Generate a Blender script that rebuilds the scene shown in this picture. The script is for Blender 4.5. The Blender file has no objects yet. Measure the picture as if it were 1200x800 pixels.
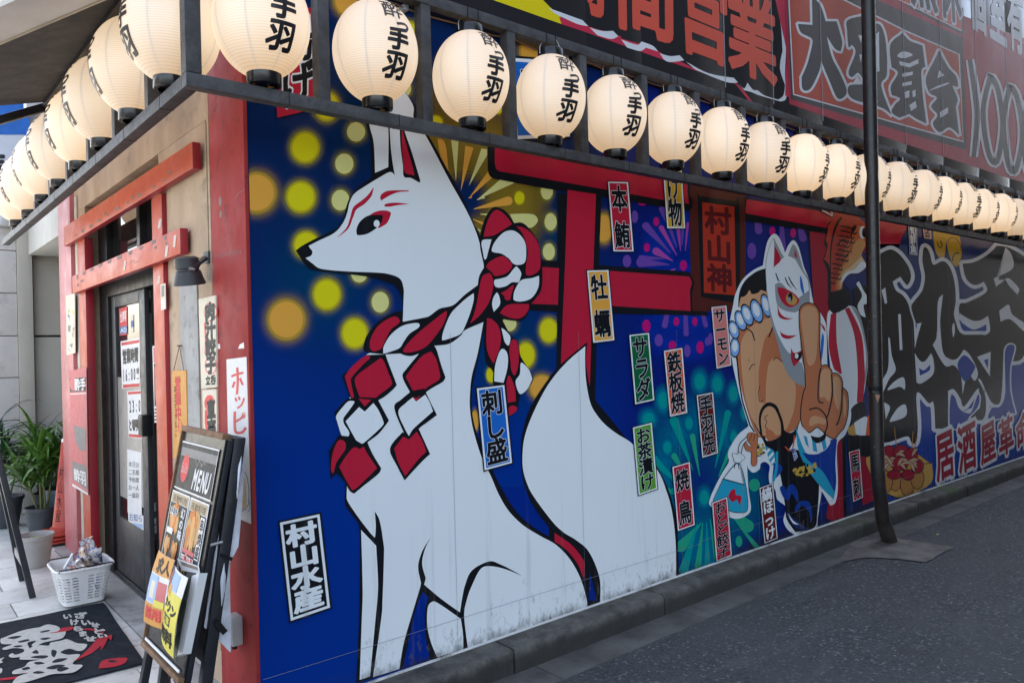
import bpy, bmesh, math, random
from math import radians, sin, cos, pi, sqrt, atan2
from mathutils import Vector, Matrix
from mathutils.geometry import tessellate_polygon
random.seed(7)
S = bpy.context.scene
COL = S.collection

# ---------------------------------------------------------------- camera
FPX, YAW, PIT, ROLL = 893.0, radians(49.784), radians(0.29), radians(-1.477)
CP = Vector((-1.2374, -3.1654, 1.68))
_f = Vector((cos(YAW) * cos(PIT), sin(YAW) * cos(PIT), sin(PIT)))
_r = _f.cross(Vector((0, 0, 1))).normalized()
_u = _r.cross(_f)
_r2 = _r * cos(ROLL) + _u * sin(ROLL)
_u2 = _u * cos(ROLL) - _r * sin(ROLL)
cam = bpy.data.cameras.new('camera')
cam.sensor_width = 36.0
cam.lens = FPX / 1200.0 * 36.0
cam.clip_start = 0.05
cam.clip_end = 500
camo = bpy.data.objects.new('camera', cam)
camo.matrix_world = Matrix((( _r2.x, _u2.x, -_f.x, CP.x), (_r2.y, _u2.y, -_f.y, CP.y), (_r2.z, _u2.z, -_f.z, CP.z), (0, 0, 0, 1)))
COL.objects.link(camo)
S.camera = camo

# ---------------------------------------------------------------- light
SUN_DIR = Vector((0.36, 0.75, 0.92)).normalized()
W = bpy.data.worlds.new('World')
S.world = W
W.use_nodes = True
nt = W.node_tree
bg = nt.nodes['Background']
sky = nt.nodes.new('ShaderNodeTexSky')
sky.sky_type = 'NISHITA'
sky.sun_disc = False
sky.sun_elevation = math.asin(SUN_DIR.z)
sky.sun_rotation = atan2(SUN_DIR.x, SUN_DIR.y)
sky.dust_density = 2.0
sky.ozone_density = 0.6
hs = nt.nodes.new('ShaderNodeHueSaturation'); hs.inputs['Saturation'].default_value = 0.68      # thin summer haze
nt.links.new(sky.outputs[0], hs.inputs['Color']); nt.links.new(hs.outputs[0], bg.inputs[0])
bg.inputs[1].default_value = 0.15
sl = bpy.data.lights.new('sun', 'SUN')
sl.energy = 3.2
sl.angle = radians(0.5)
sl.color = (1.0, 0.95, 0.88)
so = bpy.data.objects.new('sun', sl)
so.rotation_euler = SUN_DIR.to_track_quat('Z', 'Y').to_euler()
so.location = (-4, 0, 20)
COL.objects.link(so)
S.view_settings.view_transform = 'Standard'
S.view_settings.look = 'None'
S.view_settings.exposure = 2.2
S.view_settings.gamma = 1.0
S.render.engine = 'CYCLES'
S.cycles.use_denoising = True
S.cycles.max_bounces = 6
S.cycles.transparent_max_bounces = 24

# ---------------------------------------------------------------- helpers
def ray(px, py):
    return _r2 * ((px - 600) / FPX) - _u2 * ((py - 400) / FPX) + _f

def hit(px, py, ax, val):
    "point of the plane (axis ax = val) seen at this spot of the photograph"
    d = ray(px, py)
    return CP + d * ((val - CP[ax]) / d[ax])

WL = {}

def tag(o, label=None, cat=None, group=None, kind=None):
    if label: o['label'] = label
    if cat: o['category'] = cat
    if group: o['group'] = group
    if kind: o['kind'] = kind
    return o

def thing(name, loc, label=None, cat=None, group=None, kind=None):
    o = bpy.data.objects.new(name, None)
    o.empty_display_size = 0.1
    o.location = loc
    COL.objects.link(o)
    WL[o.name] = Vector(loc)
    return tag(o, label, cat, group, kind)

def link(name, me, parent=None, loc=(0, 0, 0)):
    o = bpy.data.objects.new(name, me)
    o.location = loc
    COL.objects.link(o)
    if parent: o.parent = parent
    return o

def org(parent):
    v = Vector((0, 0, 0))
    while parent is not None:
        v += Vector(parent.location)
        parent = parent.parent
    return v

def lin(c):
    return c / 12.92 if c <= 0.04045 else ((c + 0.055) / 1.055) ** 2.4

def rgb(r, g, b):
    return (lin(r / 255), lin(g / 255), lin(b / 255))

_mats = {}

def node(nt, t, **kw):
    n = nt.nodes.new(t)
    for k, v in kw.items():
        setattr(n, k, v)
    return n

def mixc(nt, a, b, fac, mode='MIX'):
    m = node(nt, 'ShaderNodeMix', data_type='RGBA', blend_type=mode)
    for s, v in ((m.inputs[0], fac), (m.inputs[6], a), (m.inputs[7], b)):
        if hasattr(v, 'is_output'): nt.links.new(v, s)
        elif isinstance(v, (int, float)): s.default_value = v
        else: s.default_value = (*v, 1)
    return m.outputs[2]

def maths(nt, op, a, b=None, c=None, clamp=False):
    m = node(nt, 'ShaderNodeMath', operation=op, use_clamp=clamp)
    for i, v in enumerate((a, b, c)):
        if v is None: continue
        if hasattr(v, 'is_output'): nt.links.new(v, m.inputs[i])
        else: m.inputs[i].default_value = v
    return m.outputs[0]

def ramp(nt, v, lo, hi, a=0.0, b=1.0, smooth=True):
    m = node(nt, 'ShaderNodeMapRange', interpolation_type='SMOOTHSTEP' if smooth else 'LINEAR')
    nt.links.new(v, m.inputs[0])
    for i, x in enumerate((lo, hi, a, b)): m.inputs[i + 1].default_value = x
    return m.outputs[0]

def noise(nt, vec, scale, detail=4, rough=0.55, dist=0.0, sc=None):
    if sc:
        mp = node(nt, 'ShaderNodeMapping')
        mp.inputs['Scale'].default_value = sc
        nt.links.new(vec, mp.inputs[0]); vec = mp.outputs[0]
    n = node(nt, 'ShaderNodeTexNoise')
    n.inputs['Scale'].default_value = scale
    n.inputs['Detail'].default_value = detail
    n.inputs['Roughness'].default_value = rough
    n.inputs['Distortion'].default_value = dist
    nt.links.new(vec, n.inputs['Vector'])
    return n.outputs['Fac']

def newmat(name):
    m = bpy.data.materials.new(name)
    m.use_nodes = True
    nt = m.node_tree
    b = nt.nodes['Principled BSDF']
    return m, nt, b

def bump(nt, b, h, strength, dist=0.01):
    n = node(nt, 'ShaderNodeBump')
    n.inputs['Strength'].default_value = strength
    n.inputs['Distance'].default_value = dist
    nt.links.new(h, n.inputs['Height'])
    nt.links.new(n.outputs[0], b.inputs['Normal'])

def mat(name, c, rough=0.5, var=0.12, vscale=6.0, bmp=0.0, bscale=60.0, metal=0.0, spec=0.5, dirt=None, sc=None, rvar=0.1):
    "general weathered surface: base colour with slow and fine noise, optional dirt colour and relief"
    if name in _mats: return _mats[name]
    m, nt, b = newmat(name)
    pos = node(nt, 'ShaderNodeNewGeometry').outputs['Position']
    n1 = noise(nt, pos, vscale, 6, 0.6, 0, sc)
    f = ramp(nt, n1, 0.3, 0.7)
    dk = tuple(x * (1 - var) for x in c); lt = tuple(min(1, x * (1 + var)) for x in c)
    col = mixc(nt, dk, lt, f)
    if dirt:
        dc, amt, ds = dirt
        n2 = noise(nt, pos, ds, 8, 0.7)
        col = mixc(nt, col, dc, maths(nt, 'MULTIPLY', ramp(nt, n2, 0.52, 0.72), amt))
    nt.links.new(col, b.inputs['Base Color'])
    b.inputs['Metallic'].default_value = metal
    b.inputs['Specular IOR Level'].default_value = spec
    n3 = noise(nt, pos, vscale * 3, 4)
    nt.links.new(ramp(nt, n3, 0.2, 0.8, max(0.02, rough - rvar), min(1, rough + rvar)), b.inputs['Roughness'])
    if bmp: bump(nt, b, noise(nt, pos, bscale, 6, 0.65), bmp)
    _mats[name] = m
    return m

def vinyl(name, c, rough=0.16):
    "printed film on the wall: one flat ink colour, street grime settled on its lowest part, faint scuffs"
    k = 'print_' + name
    if k in _mats: return _mats[k]
    m, nt, b = newmat(k)
    pos = node(nt, 'ShaderNodeNewGeometry').outputs['Position']
    sep = node(nt, 'ShaderNodeSeparateXYZ'); nt.links.new(pos, sep.inputs[0])
    n1 = noise(nt, pos, 2.2, 5)
    col = mixc(nt, tuple(x * 0.95 for x in c), tuple(min(1, x * 1.03) for x in c), n1)
    n2 = noise(nt, pos, 26, 8, 0.75, 0, (1, 1, 0.45))
    low = ramp(nt, sep.outputs[2], 0.14, 0.62, 1, 0)
    sp = ramp(nt, maths(nt, 'ADD', n2, maths(nt, 'MULTIPLY', low, 0.13)), 0.64, 0.78, 0, 0.6)
    col = mixc(nt, col, (0.12, 0.10, 0.10), maths(nt, 'MULTIPLY', sp, low))
    drip = ramp(nt, noise(nt, pos, 15, 5, 0.6, 0, (1, 1, 0.05)), 0.54, 0.74, 0, 0.26)
    col = mixc(nt, col, (0.20, 0.19, 0.18), maths(nt, 'MULTIPLY', drip, ramp(nt, sep.outputs[2], 0.2, 1.3, 1, 0.12)))
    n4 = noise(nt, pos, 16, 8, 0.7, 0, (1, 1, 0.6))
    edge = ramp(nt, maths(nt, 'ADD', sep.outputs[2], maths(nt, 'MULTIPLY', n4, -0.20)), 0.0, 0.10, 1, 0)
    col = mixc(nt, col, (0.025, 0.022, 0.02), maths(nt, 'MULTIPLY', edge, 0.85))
    nt.links.new(col, b.inputs['Base Color'])
    nt.links.new(ramp(nt, n1, 0.2, 0.8, rough - 0.04, rough + 0.06), b.inputs['Roughness'])
    b.inputs['Specular IOR Level'].default_value = 0.07
    _mats[k] = m
    return m

PAL = dict(
    W=(0.735, 0.77, 0.79), K=(0.010, 0.011, 0.014), R=(0.46, 0.016, 0.042), Rd=(0.30, 0.012, 0.03),
    Y=(0.66, 0.60, 0.012), C=(0.66, 0.64, 0.24), O=(0.72, 0.35, 0.055), U=(0.002, 0.022, 0.215), Un=(0.003, 0.016, 0.10),
    P=(0.13, 0.055, 0.33), M=(0.46, 0.008, 0.16), V=(0.34, 0.06, 0.32), T=(0.0, 0.27, 0.26), T2=(0.015, 0.33, 0.20),
    G=(0.006, 0.11, 0.04), L=(0.10, 0.31, 0.035), B=(0.015, 0.13, 0.50), OR=(0.60, 0.095, 0.03), PK=(0.62, 0.20, 0.18),
    BR=(0.13, 0.012, 0.012), DR=(0.10, 0.012, 0.014), YE=(0.55, 0.33, 0.02), BN=(0.085, 0.018, 0.014), PL=(0.40, 0.035, 0.018),
    SK=(0.62, 0.33, 0.17), SD=(0.50, 0.165, 0.072), GY=(0.28, 0.31, 0.33), CY=(0.02, 0.33, 0.50), BL=(0.008, 0.045, 0.28),
    LB=(0.22, 0.42, 0.75), GO=(0.55, 0.38, 0.06), TK=(0.42, 0.19, 0.05), TN=(0.55, 0.34, 0.22), BX=(0.55, 0.31, 0.07), NV=(0.012, 0.03, 0.14))

class Pic:
    "flat print: coloured areas laid one over another, each a hair in front of the last"
    def __init__(s, fmap, d0, mf=vinyl, step=2e-5):
        s.fm, s.d, s.mf, s.st = fmap, d0, mf, step
        s.v, s.f, s.mi, s.ml = [], [], [], []
    def slot(s, k):
        m = s.mf(k, PAL[k]) if isinstance(k, str) else k
        if m not in s.ml: s.ml.append(m)
        return s.ml.index(m)
    def raw(s, k, pts, faces, same=False):
        if not same: s.d += s.st
        i0 = len(s.v)
        s.v += [s.fm(p[0], p[1], s.d) for p in pts]
        mi = s.slot(k)
        for f in faces:
            s.f.append([i + i0 for i in f]); s.mi.append(mi)
    def poly(s, k, pts):
        tri = tessellate_polygon([[Vector((p[0], p[1], 0)) for p in pts]])
        s.raw(k, pts, tri)
    def shape(s, k, tr, txt):
        s.poly(k, curve(parse(tr, txt)))
    def blob(s, k, ko, w, tr, txt):
        p = curve(parse(tr, txt))
        s.rimline(ko, p, w)
        s.poly(k, p)
    def stroke(s, k, pts, w):
        n = len(pts)
        ws = w if isinstance(w, (list, tuple)) else [w] * n
        L, R_ = [], []
        for i in range(n):
            a = pts[max(0, i - 1)]; b = pts[min(n - 1, i + 1)]
            if i in (0, n - 1) and n > 2 and abs(pts[0][0] - pts[-1][0]) + abs(pts[0][1] - pts[-1][1]) < 1e-6:
                a, b = pts[-2], pts[1]
            dx, dy = b[0] - a[0], b[1] - a[1]
            l = sqrt(dx * dx + dy * dy) or 1
            nx, ny = -dy / l * ws[i] / 2, dx / l * ws[i] / 2
            L.append((pts[i][0] + nx, pts[i][1] + ny)); R_.append((pts[i][0] - nx, pts[i][1] - ny))
        s.raw(k, L + R_, [(i, i + 1, n + i + 1, n + i) for i in range(n - 1)])
    def rimline(s, k, p, w):
        "outline of a closed shape, piece by piece on alternating levels"
        d0 = s.d
        s.thick(k, (p, [], [(i, (i + 1) % len(p)) for i in range(len(p))]), w / 2, lambda q: q)
        s.d = d0 + s.st * 9
    def line(s, k, tr, txt, w):
        "open curve; w a width or list of widths (photo px) at the given points"
        q = parse(tr, txt)
        if isinstance(w, (list, tuple)):
            pts = curve(q, closed=False, extra=list(w))
            s.stroke(k, [(p[0], p[1]) for p in pts], [p[2] for p in pts])
        else:
            s.stroke(k, curve(q, closed=False), w)
    def dot(s, k, x, y, rx, ry, n=22):
        s.raw(k, [(x + rx * cos(2 * pi * i / n), y + ry * sin(2 * pi * i / n)) for i in range(n)], [list(range(n))])
    def petal(s, k, x0, y0, w, x1, y1, rnd=True, w1=0.4):
        "drop-shaped spark from its round end (x0, y0) to its tip"
        dx, dy = x1 - x0, y1 - y0; l = sqrt(dx * dx + dy * dy); dx /= l; dy /= l
        a0 = atan2(-dx, dy)
        pts = []
        if rnd:
            for i in range(9):
                a = i / 8 * pi
                pts.append((x0 - dy * cos(a) * w / 2 - dx * sin(a) * w / 2, y0 + dx * cos(a) * w / 2 - dy * sin(a) * w / 2))
        else:
            pts = [(x0 - dy * w / 2, y0 + dx * w / 2), (x0 + dy * w / 2, y0 - dx * w / 2)]
        pts += [(x1 + dy * w1, y1 - dx * w1), (x1 - dy * w1, y1 + dx * w1)]
        s.poly(k, pts)
    def halo(s, k, x, y, rx, ry, prof, n=28):
        "soft printed glow; prof = (radius share, opacity) pairs"
        s.d += s.st
        i0 = len(s.v); mi = s.slot(k)
        if not hasattr(s, 'al'): s.al = {}
        for r, a in prof:
            for i in range(n):
                s.al[len(s.v)] = a
                s.v.append(s.fm(x + rx * r * cos(2 * pi * i / n), y + ry * r * sin(2 * pi * i / n), s.d))
        for j in range(len(prof) - 1):
            for i in range(n):
                q = (i + 1) % n
                s.f.append([i0 + j * n + i, i0 + j * n + q, i0 + j * n + n + q, i0 + j * n + n + i]); s.mi.append(mi)
    def text(s, k, quad, txt, off=0.02, out=None, oo=0.07, vert=True, pad=0.0, zoom=1.0, cells=None):
        TL, TR, BR, BL = quad
        def at(u, v):
            a = (TL[0] + (TR[0] - TL[0]) * u, TL[1] + (TR[1] - TL[1]) * u)
            b = (BL[0] + (BR[0] - BL[0]) * u, BL[1] + (BR[1] - BL[1]) * u)
            return (a[0] + (b[0] - a[0]) * v, a[1] + (b[1] - a[1]) * v)
        n = len(txt)
        for kk, o in (((out, oo),) if out else ()) + ((k, off),):
            s.d += s.st
            for i, ch in enumerate(txt):
                if ch == ' ': continue
                if cells: c0, c1 = cells[i]
                else: c0, c1 = i / n, (i + 1) / n
                c0 += pad / n; c1 -= pad / n
                def put(q):
                    r = []
                    for x, y in q:
                        u, v = (x - 0.5) * zoom + 0.5, (0.88 - y - 0.5) * zoom + 0.5
                        r.append(at(u, c0 + (c1 - c0) * v) if vert else at(c0 + (c1 - c0) * u, v))
                    return r
                s.thick(kk, glyph(ch), o, put)
            s.d += s.st * 9
    def thick(s, k, G, o, put):
        "letter shape widened by o (em): the shape itself over ribbons along its rim, each ribbon on its own level"
        gv, gf, rim = G
        d0 = s.d
        if o > 0:
            for n_, (a, b) in enumerate(rim):
                (xa, ya), (xb, yb) = gv[a], gv[b]
                dx, dy = xb - xa, yb - ya; l = sqrt(dx * dx + dy * dy)
                if l < 1e-5: continue
                dx, dy = dx / l * o, dy / l * o; e = 0.55
                s.d = d0 + s.st * (0.5 * (n_ % 15))
                s.raw(k, put([(xa - dx * e - dy, ya - dy * e + dx), (xb + dx * e - dy, yb + dy * e + dx), (xb + dx * e + dy, yb + dy * e - dx), (xa - dx * e + dy, ya - dy * e - dx)]), [(0, 1, 2, 3)], same=True)
        s.d = d0 + s.st * 8
        if gf: s.raw(k, put(gv), gf, same=True)
        s.d = d0
    def build(s, name, parent=None, label=None):
        o = org(parent)
        me = bpy.data.meshes.new(name)
        me.from_pydata([tuple(v - o) for v in s.v], [], s.f)
        for m in s.ml: me.materials.append(m)
        me.polygons.foreach_set('material_index', s.mi)
        if hasattr(s, 'al'):
            at = me.attributes.new('glow', 'FLOAT', 'POINT')
            for i, a in s.al.items(): at.data[i].value = a
        me.update()
        ob = link(name, me, parent)
        if label: ob['label'] = label
        return ob

def parse(tr, txt):
    ox, oy, sc = tr
    out = []
    for t in txt.split():
        c = t.endswith('c')
        x, y = t.rstrip('c').split(',')
        out.append((ox + float(x) / sc, oy + float(y) / sc, c))
    return out

def curve(q, closed=True, extra=None, sub=5):
    "Catmull-Rom through the points, broken at corner points"
    n = len(q)
    out = []
    rng = range(n if closed else n - 1)
    for i in rng:
        p1, p2 = q[i], q[(i + 1) % n]
        p0 = p1 if (p1[2] or (not closed and i == 0)) else q[(i - 1) % n]
        p3 = p2 if (p2[2] or (not closed and i == n - 2)) else q[(i + 2) % n]
        straight = p1[2] and p2[2]
        m = 1 if straight else sub
        for j in range(m):
            t = j / m
            def cr(a, b, c, d): return 0.5 * ((2 * b) + (-a + c) * t + (2 * a - 5 * b + 4 * c - d) * t * t + (-a + 3 * b - 3 * c + d) * t ** 3)
            x, y = cr(p0[0], p1[0], p2[0], p3[0]), cr(p0[1], p1[1], p2[1], p3[1])
            out.append((x, y) if extra is None else (x, y, extra[i] + (extra[(i + 1) % n] - extra[i]) * t))
    if not closed:
        out.append((q[-1][0], q[-1][1]) if extra is None else (q[-1][0], q[-1][1], extra[-1]))
    return out

_gl = {}
_tc = bpy.data.curves.new('letters', 'FONT')
_to = bpy.data.objects.new('letters', _tc)
COL.objects.link(_to)

def glyph(ch):
    if ch not in _gl:
        _tc.body = ch; _tc.resolution_u = 2
        bpy.context.view_layer.update()
        me = bpy.data.meshes.new_from_object(_to.evaluated_get(bpy.context.evaluated_depsgraph_get()))
        tb = bmesh.new(); tb.from_mesh(me); bmesh.ops.remove_doubles(tb, verts=tb.verts, dist=1e-5); tb.verts.index_update()
        gv = [(v.co.x, v.co.y) for v in tb.verts]
        gf = [[v.index for v in f.verts] for f in tb.faces]
        rim = [(e.verts[0].index, e.verts[1].index) for e in tb.edges if len(e.link_faces) == 1]
        tb.free()
        xs = [a for a, _ in gv]
        if ord(ch) < 0x2000:                       # latin: centre on its own width
            cx = (min(xs) + max(xs)) / 2
            gv = [((a - cx) / 0.78 + 0.5, (b - 0.36) / 0.80 + 0.38) for a, b in gv]
        _gl[ch] = (gv, gf, rim)
        bpy.data.meshes.remove(me)
    return _gl[ch]

class MB:
    "collects solid shapes and links them as one mesh object"
    def __init__(s): s.b = bmesh.new(); s.ml = []; s.cur = 0
    def use(s, m):
        if m not in s.ml: s.ml.append(m)
        s.cur = s.ml.index(m); return s
    def _new(s, verts, faces, smooth=False):
        vs = [s.b.verts.new(v) for v in verts]
        fs = []
        for f in faces:
            try:
                fc = s.b.faces.new([vs[i] for i in f]); fc.material_index = s.cur; fc.smooth = smooth; fs.append(fc)
            except ValueError: pass
        return fs
    def box(s, x0, x1, y0, y1, z0, z1, bev=0.0):
        return s.hexa([(x0, y0, z0), (x1, y0, z0), (x1, y1, z0), (x0, y1, z0), (x0, y0, z1), (x1, y0, z1), (x1, y1, z1), (x0, y1, z1)], bev)
    def hexa(s, p, bev=0.0):
        fs = s._new(p, [(0, 3, 2, 1), (4, 5, 6, 7), (0, 1, 5, 4), (1, 2, 6, 5), (2, 3, 7, 6), (3, 0, 4, 7)])
        if bev:
            ed = list({e for f in fs for e in f.edges})
            r = bmesh.ops.bevel(s.b, geom=ed, offset=bev, segments=2, profile=0.6, affect='EDGES')
            for f in r['faces']: f.material_index = s.cur
        return s
    def beam(s, a, b, w, h, up=(0, 0, 1), bev=0.0):
        a, b = Vector(a), Vector(b); d = (b - a).normalized()
        x = d.cross(Vector(up))
        if x.length < 1e-4: x = d.cross(Vector((1, 0, 0)))
        x.normalize(); y = x.cross(d)
        x *= w / 2; y *= h / 2
        return s.hexa([a - x - y, a + x - y, a + x + y, a - x + y, b - x - y, b + x - y, b + x + y, b - x + y], bev)
    def tube(s, pts, r, n=10, cap=True):
        pts = [Vector(p) for p in pts]; rs = r if isinstance(r, (list, tuple)) else [r] * len(pts)
        rings = []; ref = None
        for i, p in enumerate(pts):
            d = (pts[min(i + 1, len(pts) - 1)] - pts[max(i - 1, 0)]).normalized()
            if ref is None:
                ref = d.cross(Vector((0, 0, 1)))
                if ref.length < 1e-3: ref = Vector((1, 0, 0))
            ref = (ref - d * ref.dot(d)).normalized(); o = d.cross(ref)
            rings.append([s.b.verts.new(p + (ref * cos(2 * pi * k / n) + o * sin(2 * pi * k / n)) * rs[i]) for k in range(n)])
        for i in range(len(rings) - 1):
            for k in range(n):
                f = s.b.faces.new((rings[i][k], rings[i][(k + 1) % n], rings[i + 1][(k + 1) % n], rings[i + 1][k])); f.smooth = True; f.material_index = s.cur
        if cap:
            for rg in (rings[0][::-1], rings[-1]):
                f = s.b.faces.new(rg); f.material_index = s.cur
        return s
    def lathe(s, prof, c=(0, 0, 0), n=24, close=True, ax=None):
        c = Vector(c); M = ax if ax is not None else Matrix.Identity(3)
        rings = []
        for r, z in prof:
            rings.append([s.b.verts.new(c + M @ Vector((r * cos(2 * pi * k / n), r * sin(2 * pi * k / n), z))) for k in range(n)])
        for i in range(len(rings) - 1):
            for k in range(n):
                f = s.b.faces.new((rings[i][k], rings[i][(k + 1) % n], rings[i + 1][(k + 1) % n], rings[i + 1][k])); f.smooth = True; f.material_index = s.cur
        if close:
            for rg in (rings[0][::-1], rings[-1]):
                f = s.b.faces.new(rg); f.material_index = s.cur
        return s
    def faces(s, verts, faces, smooth=False): s._new(verts, faces, smooth); return s
    def slab(s, quad, th, nrm):
        "flat plate from four corners, thickness th along -nrm"
        n = Vector(nrm).normalized() * th
        q = [Vector(p) for p in quad]
        return s.hexa([p - n for p in q] + q)
    def build(s, name, m=None, parent=None, world=True, sharp=40, label=None):
        me = bpy.data.meshes.new(name)
        bmesh.ops.recalc_face_normals(s.b, faces=s.b.faces)
        if world and parent is not None:
            o = org(parent)
            for v in s.b.verts: v.co -= o
        s.b.to_mesh(me); s.b.free()
        for k in ([m] if m else s.ml): me.materials.append(k)
        me.set_sharp_from_angle(angle=radians(sharp))
        ob = link(name, me, parent)
        if label: ob['label'] = label
        return ob

def dup(root, loc, rotz=None, label=None):
    r = root.copy(); COL.objects.link(r); r.location = loc
    if rotz is not None: r.rotation_euler = (0, 0, rotz)
    if label: r['label'] = label
    for ch in root.children:
        c = ch.copy(); COL.objects.link(c); c.parent = r
        for g in ch.children:
            d = g.copy(); COL.objects.link(d); d.parent = c
    return r

def ML(d0=0.0):
    "on the mural wall; prints stop at the wall's corner"
    def f(px, py, d):
        v = hit(px, py, 1, -d0 - d)
        if v.x < 0.006: v.x = 0.006
        return v
    return f
def LW(x0=0.0): return lambda px, py, d: hit(px, py, 0, x0 - d)           # on the entrance side
def quadmap(TL, TR, BR, BL, nrm):
    "unit square (0..100) to a flat board in space"
    TL, TR, BR, BL = (Vector(p) for p in (TL, TR, BR, BL)); n = Vector(nrm).normalized()
    def f(x, y, d):
        u, v = x / 100, y / 100
        a = TL.lerp(TR, u); b = BL.lerp(BR, u)
        return a.lerp(b, v) + n * d
    return f

# ---------------------------------------------------------------- surfaces
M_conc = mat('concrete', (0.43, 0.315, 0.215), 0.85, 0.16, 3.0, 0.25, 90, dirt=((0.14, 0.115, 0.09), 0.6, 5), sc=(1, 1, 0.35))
M_conc2 = mat('grey_concrete', (0.33, 0.32, 0.30), 0.8, 0.14, 5.0, 0.2, 120, dirt=((0.12, 0.11, 0.10), 0.7, 14))
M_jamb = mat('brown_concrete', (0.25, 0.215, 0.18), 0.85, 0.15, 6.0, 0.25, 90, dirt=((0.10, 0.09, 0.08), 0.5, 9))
M_redp = mat('red_pillar_paint', (0.31, 0.036, 0.034), 0.62, 0.16, 2.6, 0.08, 40, spec=0.10, dirt=((0.09, 0.02, 0.02), 0.75, 11), sc=(1, 1, 0.3))
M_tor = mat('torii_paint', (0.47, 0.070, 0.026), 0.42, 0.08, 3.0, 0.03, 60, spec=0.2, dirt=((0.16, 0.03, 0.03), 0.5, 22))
M_tord = mat('torii_dark_red', (0.30, 0.012, 0.022), 0.4, 0.08, 3.0)  # darker red for beam ends, undersides and post sides
M_black = mat('black_steel', (0.016, 0.015, 0.016), 0.42, 0.2, 5, 0.04, 80, spec=0.14)
M_alu = mat('dark_aluminium', (0.036, 0.036, 0.037), 0.42, 0.1, 5, spec=0.3)
M_wood = mat('charred_timber', (0.044, 0.043, 0.045), 0.55, 0.35, 14, 0.35, 50, sc=(1, 1, 1), dirt=((0.075, 0.072, 0.07), 0.6, 30))
M_white = mat('white_plastic', (0.72, 0.71, 0.69), 0.35, 0.04, 8, dirt=((0.45, 0.42, 0.38), 0.35, 14))
M_paper = mat('white_paper', (0.70, 0.69, 0.68), 0.6, 0.04, 8)
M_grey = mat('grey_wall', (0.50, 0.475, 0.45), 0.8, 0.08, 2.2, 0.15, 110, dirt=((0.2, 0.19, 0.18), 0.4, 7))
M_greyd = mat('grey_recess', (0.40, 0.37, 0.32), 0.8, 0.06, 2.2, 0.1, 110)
M_rust = mat('rusty_edge', (0.17, 0.09, 0.045), 0.8, 0.3, 22)
M_steel = mat('galvanised_steel', (0.42, 0.42, 0.42), 0.4, 0.1, 12, metal=0.7)

def asphalt():
    m, nt, b = newmat('asphalt')
    pos = node(nt, 'ShaderNodeNewGeometry').outputs['Position']
    v = node(nt, 'ShaderNodeTexVoronoi'); v.inputs['Scale'].default_value = 75
    nt.links.new(pos, v.inputs['Vector'])
    sep = node(nt, 'ShaderNodeSeparateColor'); nt.links.new(v.outputs['Color'], sep.inputs[0])
    n0 = noise(nt, pos, 1.1, 5)
    n1 = noise(nt, pos, 60, 8, 0.8)
    col = mixc(nt, (0.022, 0.024, 0.027), (0.080, 0.085, 0.090), ramp(nt, n1, 0.36, 0.68))
    col = mixc(nt, col, (0.26, 0.27, 0.28), ramp(nt, sep.outputs[0], 0.88, 0.96, 0, 0.5))
    col = mixc(nt, col, (0.014, 0.015, 0.018), ramp(nt, sep.outputs[1], 0.7, 0.9, 0, 0.75))
    col = mixc(nt, col, (0.058, 0.061, 0.064), ramp(nt, n0, 0.42, 0.7, 0, 0.65))
    col = mixc(nt, col, (0.095, 0.098, 0.10), ramp(nt, noise(nt, pos, 3.2, 6, 0.65, 0.6, (0.35, 2.2, 1)), 0.53, 0.72, 0, 0.42))
    col = mixc(nt, col, (0.018, 0.018, 0.02), ramp(nt, noise(nt, pos, 1.7, 3, 0.5, 0.3), 0.60, 0.72, 0, 0.45))
    sp = ramp(nt, noise(nt, pos, 34, 2, 0.4), 0.765, 0.775, 0, 0.6)
    col = mixc(nt, col, (0.5, 0.5, 0.5), sp)
    nt.links.new(col, b.inputs['Base Color'])
    b.inputs['Roughness'].default_value = 0.8
    h = maths(nt, 'ADD', n1, maths(nt, 'MULTIPLY', v.outputs['Distance'], -0.8))
    bump(nt, b, h, 0.8, 0.006)
    return m
M_asph = asphalt()

def curbm():
    m, nt, b = newmat('curb_concrete')
    g = node(nt, 'ShaderNodeNewGeometry'); pos = g.outputs['Position']
    sp = node(nt, 'ShaderNodeSeparateXYZ'); nt.links.new(pos, sp.inputs[0])
    n1 = noise(nt, pos, 7, 8, 0.7); n2 = noise(nt, pos, 55, 6, 0.7); n3 = noise(nt, pos, 2.6, 5)
    col = mixc(nt, (0.040, 0.039, 0.036), (0.112, 0.107, 0.098), ramp(nt, n1, 0.33, 0.66))
    col = mixc(nt, col, (0.045, 0.043, 0.040), ramp(nt, n2, 0.5, 0.75, 0, 0.8))
    moss = maths(nt, 'MULTIPLY', ramp(nt, n3, 0.52, 0.7), ramp(nt, sp.outputs[0], 4.2, 5.2))
    col = mixc(nt, col, (0.055, 0.085, 0.022), maths(nt, 'MULTIPLY', moss, 0.8))
    low = ramp(nt, maths(nt, 'ADD', sp.outputs[2], maths(nt, 'MULTIPLY', n1, 0.05)), 0.09, 0.15, 1, 0)
    col = mixc(nt, col, (0.022, 0.021, 0.020), maths(nt, 'MULTIPLY', low, 0.85))
    nt.links.new(col, b.inputs['Base Color']); b.inputs['Roughness'].default_value = 0.9
    bump(nt, b, maths(nt, 'ADD', n1, n2), 0.5, 0.006)
    return m
M_curb = curbm()
M_gut = mat('gutter_concrete', (0.085, 0.083, 0.08), 0.85, 0.35, 4.5, 0.5, 60, dirt=((0.04, 0.04, 0.04), 0.8, 9))
M_gut2 = mat('patch_concrete', (0.135, 0.125, 0.11), 0.9, 0.3, 6, 0.5, 70, dirt=((0.06, 0.065, 0.05), 0.7, 10))
M_tile = mat('paving_stone', (0.54, 0.53, 0.49), 0.6, 0.10, 4.0, 0.12, 140, dirt=((0.22, 0.22, 0.21), 0.5, 12))
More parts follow.
